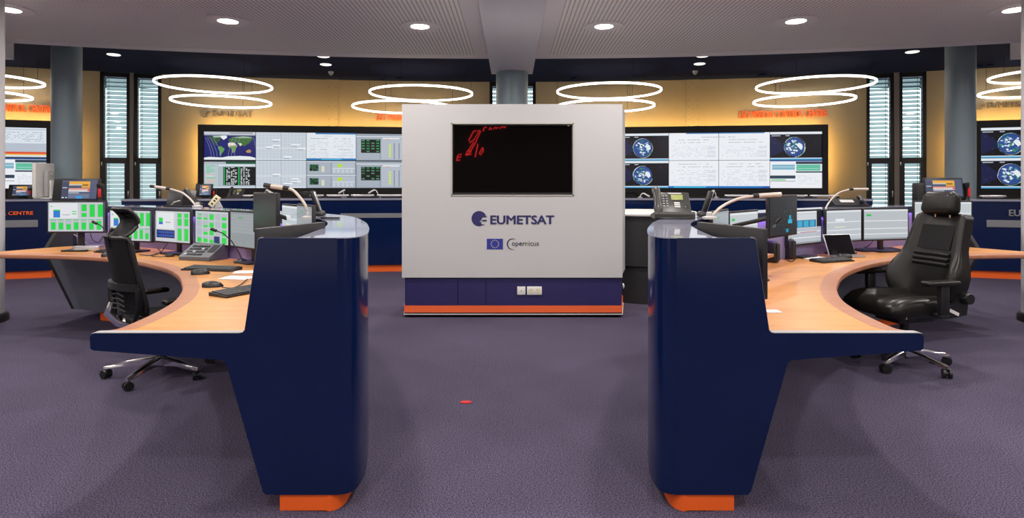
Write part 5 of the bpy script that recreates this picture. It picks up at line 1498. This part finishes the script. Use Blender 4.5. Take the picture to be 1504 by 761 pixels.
# seat
rings = []
for u in range(9):
    y = -0.20 + 0.46 * u / 8; hw = 0.235 * (0.90 + 0.1 * math.sin(math.pi * min(1, u / 6)))
    e = 0.02 * (1 - math.sin(math.pi * u / 8)) if u in (0, 8) else 0
    drop = 0.03 * max(0, (u - 6) / 2) ** 2
    rings.append([(-hw + e, y, 0.392 - drop), (hw - e, y, 0.392 - drop), (hw, y, 0.415 - drop), (hw * 0.93, y, 0.442 - drop - e), (0, y, 0.438 - drop - e), (-hw * 0.93, y, 0.442 - drop - e), (-hw, y, 0.415 - drop)])
MB().loft(rings).build('seat', 'chair_mesh', LC, 50)
# backrest: frame around a mesh panel
def back_pt(u, v):
    """u up the back 0..1, v across -1..1"""
    z = 0.46 + 0.53 * u
    y = -0.215 - 0.05 * math.sin(u * math.pi * 0.9) * 0.4 - 0.10 * u ** 1.6
    hw = 0.225 - 0.035 * u - 0.02 * max(0, 0.15 - u) / 0.15
    return Vector((hw * v, y + 0.045 * v * v, z))
NV, NU = 10, 14
panel = MB()
f = [[back_pt(u / NU, -0.93 + 1.86 * v / NV) for v in range(NV + 1)] for u in range(NU + 1)]
bk = [[p + Vector((0, -0.012, 0)) for p in row] for row in f]
for u in range(NU):
    panel.loft([[f[u][v], f[u + 1][v], bk[u + 1][v], bk[u][v]] for v in range(NV + 1)])
bmesh.ops.remove_doubles(panel.bm, verts=panel.bm.verts, dist=1e-5)
panel.build('backrest_mesh', 'chair_mesh', LC, 60)
loop = [back_pt(u / 12, -1) for u in range(13)] + [back_pt(1, -1 + 2 * v / 8) for v in range(1, 9)] + [back_pt(1 - u / 12, 1) for u in range(1, 13)] + [back_pt(0, 1 - 2 * v / 8) for v in range(1, 8)]
MB().tube(loop, 0.017, 8, True).build('backrest_frame', 'black', LC, 60)
# lumbar band wraps around the lower back
band = [back_pt(0.38, -1.06 + 2.12 * v / 10) + Vector((0, -0.035, 0)) for v in range(11)]
MB().loft([[p + Vector((0, 0.012, -0.025)), p + Vector((0, -0.012, -0.022)), p + Vector((0, -0.012, 0.022)), p + Vector((0, 0.012, 0.025))] for p in band]).build('lumbar_band', 'black', LC, 60)
for s in (-1, 1):
    MB().tube([back_pt(0.38, s * 1.06) + Vector((0, -0.03, 0)), back_pt(0.15, s * 1.04) + Vector((0, -0.045, 0)), Vector((s * 0.16, -0.235, 0.43)), Vector((s * 0.11, -0.14, 0.375))], [0.018, 0.02, 0.022, 0.022], 8, False, (0.7, 1.2)).build('back_bracket', 'black', LC, 60)
MB().tube([Vector((-0.10, -0.265, 0.54)), Vector((-0.11, -0.285, 0.47)), Vector((-0.08, -0.235, 0.40)), Vector((-0.05, -0.14, 0.365))], [0.022, 0.030, 0.028, 0.022], 8, False, (0.6, 1.2)).build('chrome_bracket', 'chrome', LC, 60)
for k in range(4):
    z = 0.50 + k * 0.033
    MB().tube([(-0.12 + 0.01 * k, -0.268, z), (0, -0.272, z + 0.014), (0.12 - 0.01 * k, -0.268, z)], 0.006, 6).build('lumbar_rib', 'gunmetal', LC)
# headrest: curved loop with a mesh cushion
hr = lambda u, v: Vector((0.135 * v * (1 - 0.12 * u), -0.315 + 0.075 * math.sin(u * math.pi) + 0.03 * u + 0.05 * v * v * 0.6, 0.995 + 0.185 * u))
hp = MB()
f = [[hr(u / 8, -0.95 + 1.9 * v / 8) for v in range(9)] for u in range(9)]
for u in range(8):
    hp.loft([[f[u][v], f[u + 1][v], f[u + 1][v] + Vector((0, -0.018, 0)), f[u][v] + Vector((0, -0.018, 0))] for v in range(9)])
bmesh.ops.remove_doubles(hp.bm, verts=hp.bm.verts, dist=1e-5)
hd = hp.build('headrest', 'chair_mesh', LC, 60)
loop = [hr(u / 8, -1) for u in range(9)] + [hr(1, -1 + 2 * v / 6) for v in range(1, 7)] + [hr(1 - u / 8, 1) for u in range(1, 9)] + [hr(0, 1 - 2 * v / 6) for v in range(1, 6)]
MB().tube(loop, 0.013, 8, True).build('headrest_frame', 'black', hd, 60)
MB().tube([(0, -0.325, 0.94), (0, -0.345, 1.0), (0, -0.30, 1.05)], 0.018, 8, False, (1.6, 0.7)).build('headrest_stem', 'black', LC, 60)
for s in (-1, 1):
    MB().tube([(s * 0.14, -0.02, 0.375), (s * 0.25, -0.02, 0.375), (s * 0.275, -0.02, 0.40), (s * 0.275, -0.01, 0.535)], 0.02, 8, False, (1.0, 1.3)).build('arm_post', 'black', LC, 60)
    MB().box((s * 0.268, 0.03, 0.552), (0.085, 0.26, 0.032), 0.014, 3).build('arm_pad', 'leather', LC)

# ---- high-backed leather chair, right
RC = thing('office_chair', 'high-backed black leather control room chair with padded headrest at the right console', 'chair', (2.92, 4.46, 0), math.atan2(0.97, -0.22))
star_base(RC, 0.33, 0.72, 'chrome', 0.033)
MB().cyl((0, 0, 0.12), (0, 0, 0.36), 0.030, n=18).build('gas_column', 'black', RC)
MB().box((0, 0.0, 0.365), (0.22, 0.32, 0.06), 0.015).build('mechanism', 'black', RC)
# seat cushion: raised bolsters either side of a softer middle
def sect(y, w, zb, zt, bol, mid):
    X = [-1, -0.98, -0.86, -0.62, -0.50, -0.25, 0, 0.25, 0.50, 0.62, 0.86, 0.98, 1]
    Zt = [0.35, 0.75, 1.0, 1.0, mid, mid - 0.02, mid - 0.03, mid - 0.02, mid, 1.0, 1.0, 0.75, 0.35]
    top = [(w * x, y, zb + (zt - zb) * z) for x, z in zip(X, Zt)]
    return top + [(w * 0.9, y, zb), (w * 0.3, y, zb - 0.008), (-w * 0.3, y, zb - 0.008), (-w * 0.9, y, zb)]
MB().loft([sect(-0.24, 0.20, 0.42, 0.48, 0, 0.8), sect(-0.20, 0.25, 0.40, 0.535, 0, 0.78), sect(0.0, 0.265, 0.395, 0.545, 0, 0.76), sect(0.16, 0.265, 0.395, 0.545, 0, 0.80), sect(0.26, 0.255, 0.40, 0.53, 0, 0.9), sect(0.32, 0.24, 0.41, 0.50, 0, 0.95), sect(0.345, 0.22, 0.43, 0.465, 0, 0.95)]).build('seat', 'leather', RC, 60)
MB().box((0, 0.02, 0.405), (0.46, 0.46, 0.03), 0.01).build('seat_pan', 'black', RC)
# backrest with wings
def bsect(u):
    z = 0.50 + 0.60 * u
    y = -0.20 - 0.165 * u + 0.02 * math.sin(u * math.pi)
    hw = 0.255 + 0.035 * math.sin(min(1, u / 0.55) * math.pi) * (1 if u < 0.55 else 0) - 0.055 * max(0, (u - 0.35) / 0.65)
    wing = 0.085 * math.sin(min(1, max(0, (u + 0.10) / 0.62)) * math.pi) + 0.028
    X = [-1, -0.99, -0.92, -0.78, -0.62, -0.3, 0, 0.3, 0.62, 0.78, 0.92, 0.99, 1]
    F = [0.25, 0.75, 1.0, 0.85, 0.0, -0.10, -0.14, -0.10, 0.0, 0.85, 1.0, 0.75, 0.25]
    fr = [(hw * x, y + wing * f + 0.02, z + 0.012 * f) for x, f in zip(X, F)]
    return fr + [(hw * 0.97, y - 0.045, z), (hw * 0.6, y - 0.075, z), (0, y - 0.085, z), (-hw * 0.6, y - 0.075, z), (-hw * 0.97, y - 0.045, z)]
us = [0.0, 0.03, 0.1, 0.2, 0.3, 0.4, 0.5, 0.6, 0.7, 0.8, 0.9, 0.96, 1.0]
rings = [bsect(u) for u in us]
cap = [(x * 0.86, y * 1.0 - 0.012, z + 0.018) for x, y, z in rings[-1]]
MB().loft(rings + [cap]).build('backrest', 'leather', RC, 60)
for k in range(3):
    u = 0.42 + k * 0.06; z = 0.50 + 0.60 * u; y = -0.20 - 0.165 * u + 0.02 * math.sin(u * math.pi) + 0.022
    MB().tube([(-0.145, y + 0.004, z), (-0.08, y + 0.0, z), (0, y - 0.003, z), (0.08, y, z), (0.145, y + 0.004, z)], 0.013, 8, False, (0.5, 1.1)).build('back_rib', 'leather', RC, 60)
ins = []
for u in (0.60, 0.70, 0.80, 0.90):
    z = 0.50 + 0.60 * u; y = -0.20 - 0.165 * u + 0.02 * math.sin(u * math.pi) + 0.022
    ins.append([(-0.135, y + 0.002, z), (0.135, y + 0.002, z), (0.135, y - 0.02, z), (-0.135, y - 0.02, z)])
MB().loft(ins).build('back_insert', 'chair_mesh', RC, 60)
hz = 1.205
MB().box((0, -0.335, hz), (0.285, 0.115, 0.175), 0.045, 4, rot=Matrix.Rotation(dg(10), 4, 'X'), taper=(0.90, 0.9)).build('headrest', 'leather', RC, 80)
for s in (-1, 1): MB().cyl((s * 0.06, -0.355, 1.08), (s * 0.06, -0.345, 1.16), 0.007, n=8).build('headrest_rod', 'chrome', RC)
for s in (-1, 1):
    MB().box((s * 0.315, 0.02, 0.660), (0.085, 0.27, 0.035), 0.014, 3).build('arm_pad', 'leather', RC)
    MB().box((s * 0.315, 0.0, 0.54), (0.042, 0.075, 0.21), 0.012).build('arm_post', 'black', RC)
    MB().box((s * 0.24, 0.0, 0.43), (0.19, 0.07, 0.03), 0.008).build('arm_bracket', 'black', RC)
    MB().prism([(-0.245, 0.42), (-0.10, 0.40), (-0.06, 0.44), (-0.19, 0.56), (-0.27, 0.58)], 0.022, 'X', s * 0.268 - 0.011).build('recliner_plate', 'black', RC)
    MB().cyl((s * 0.275, -0.225, 0.54), (s * 0.325, -0.225, 0.54), 0.045, 0.036, n=20).build('recliner_knob', 'black', RC)
MB().box((-0.2835, -0.13, 0.445), (0.004, 0.085, 0.022), 0, rot=Matrix.Rotation(dg(24), 4, 'X')).build('label_plate', 'plastic_white', RC, 0)
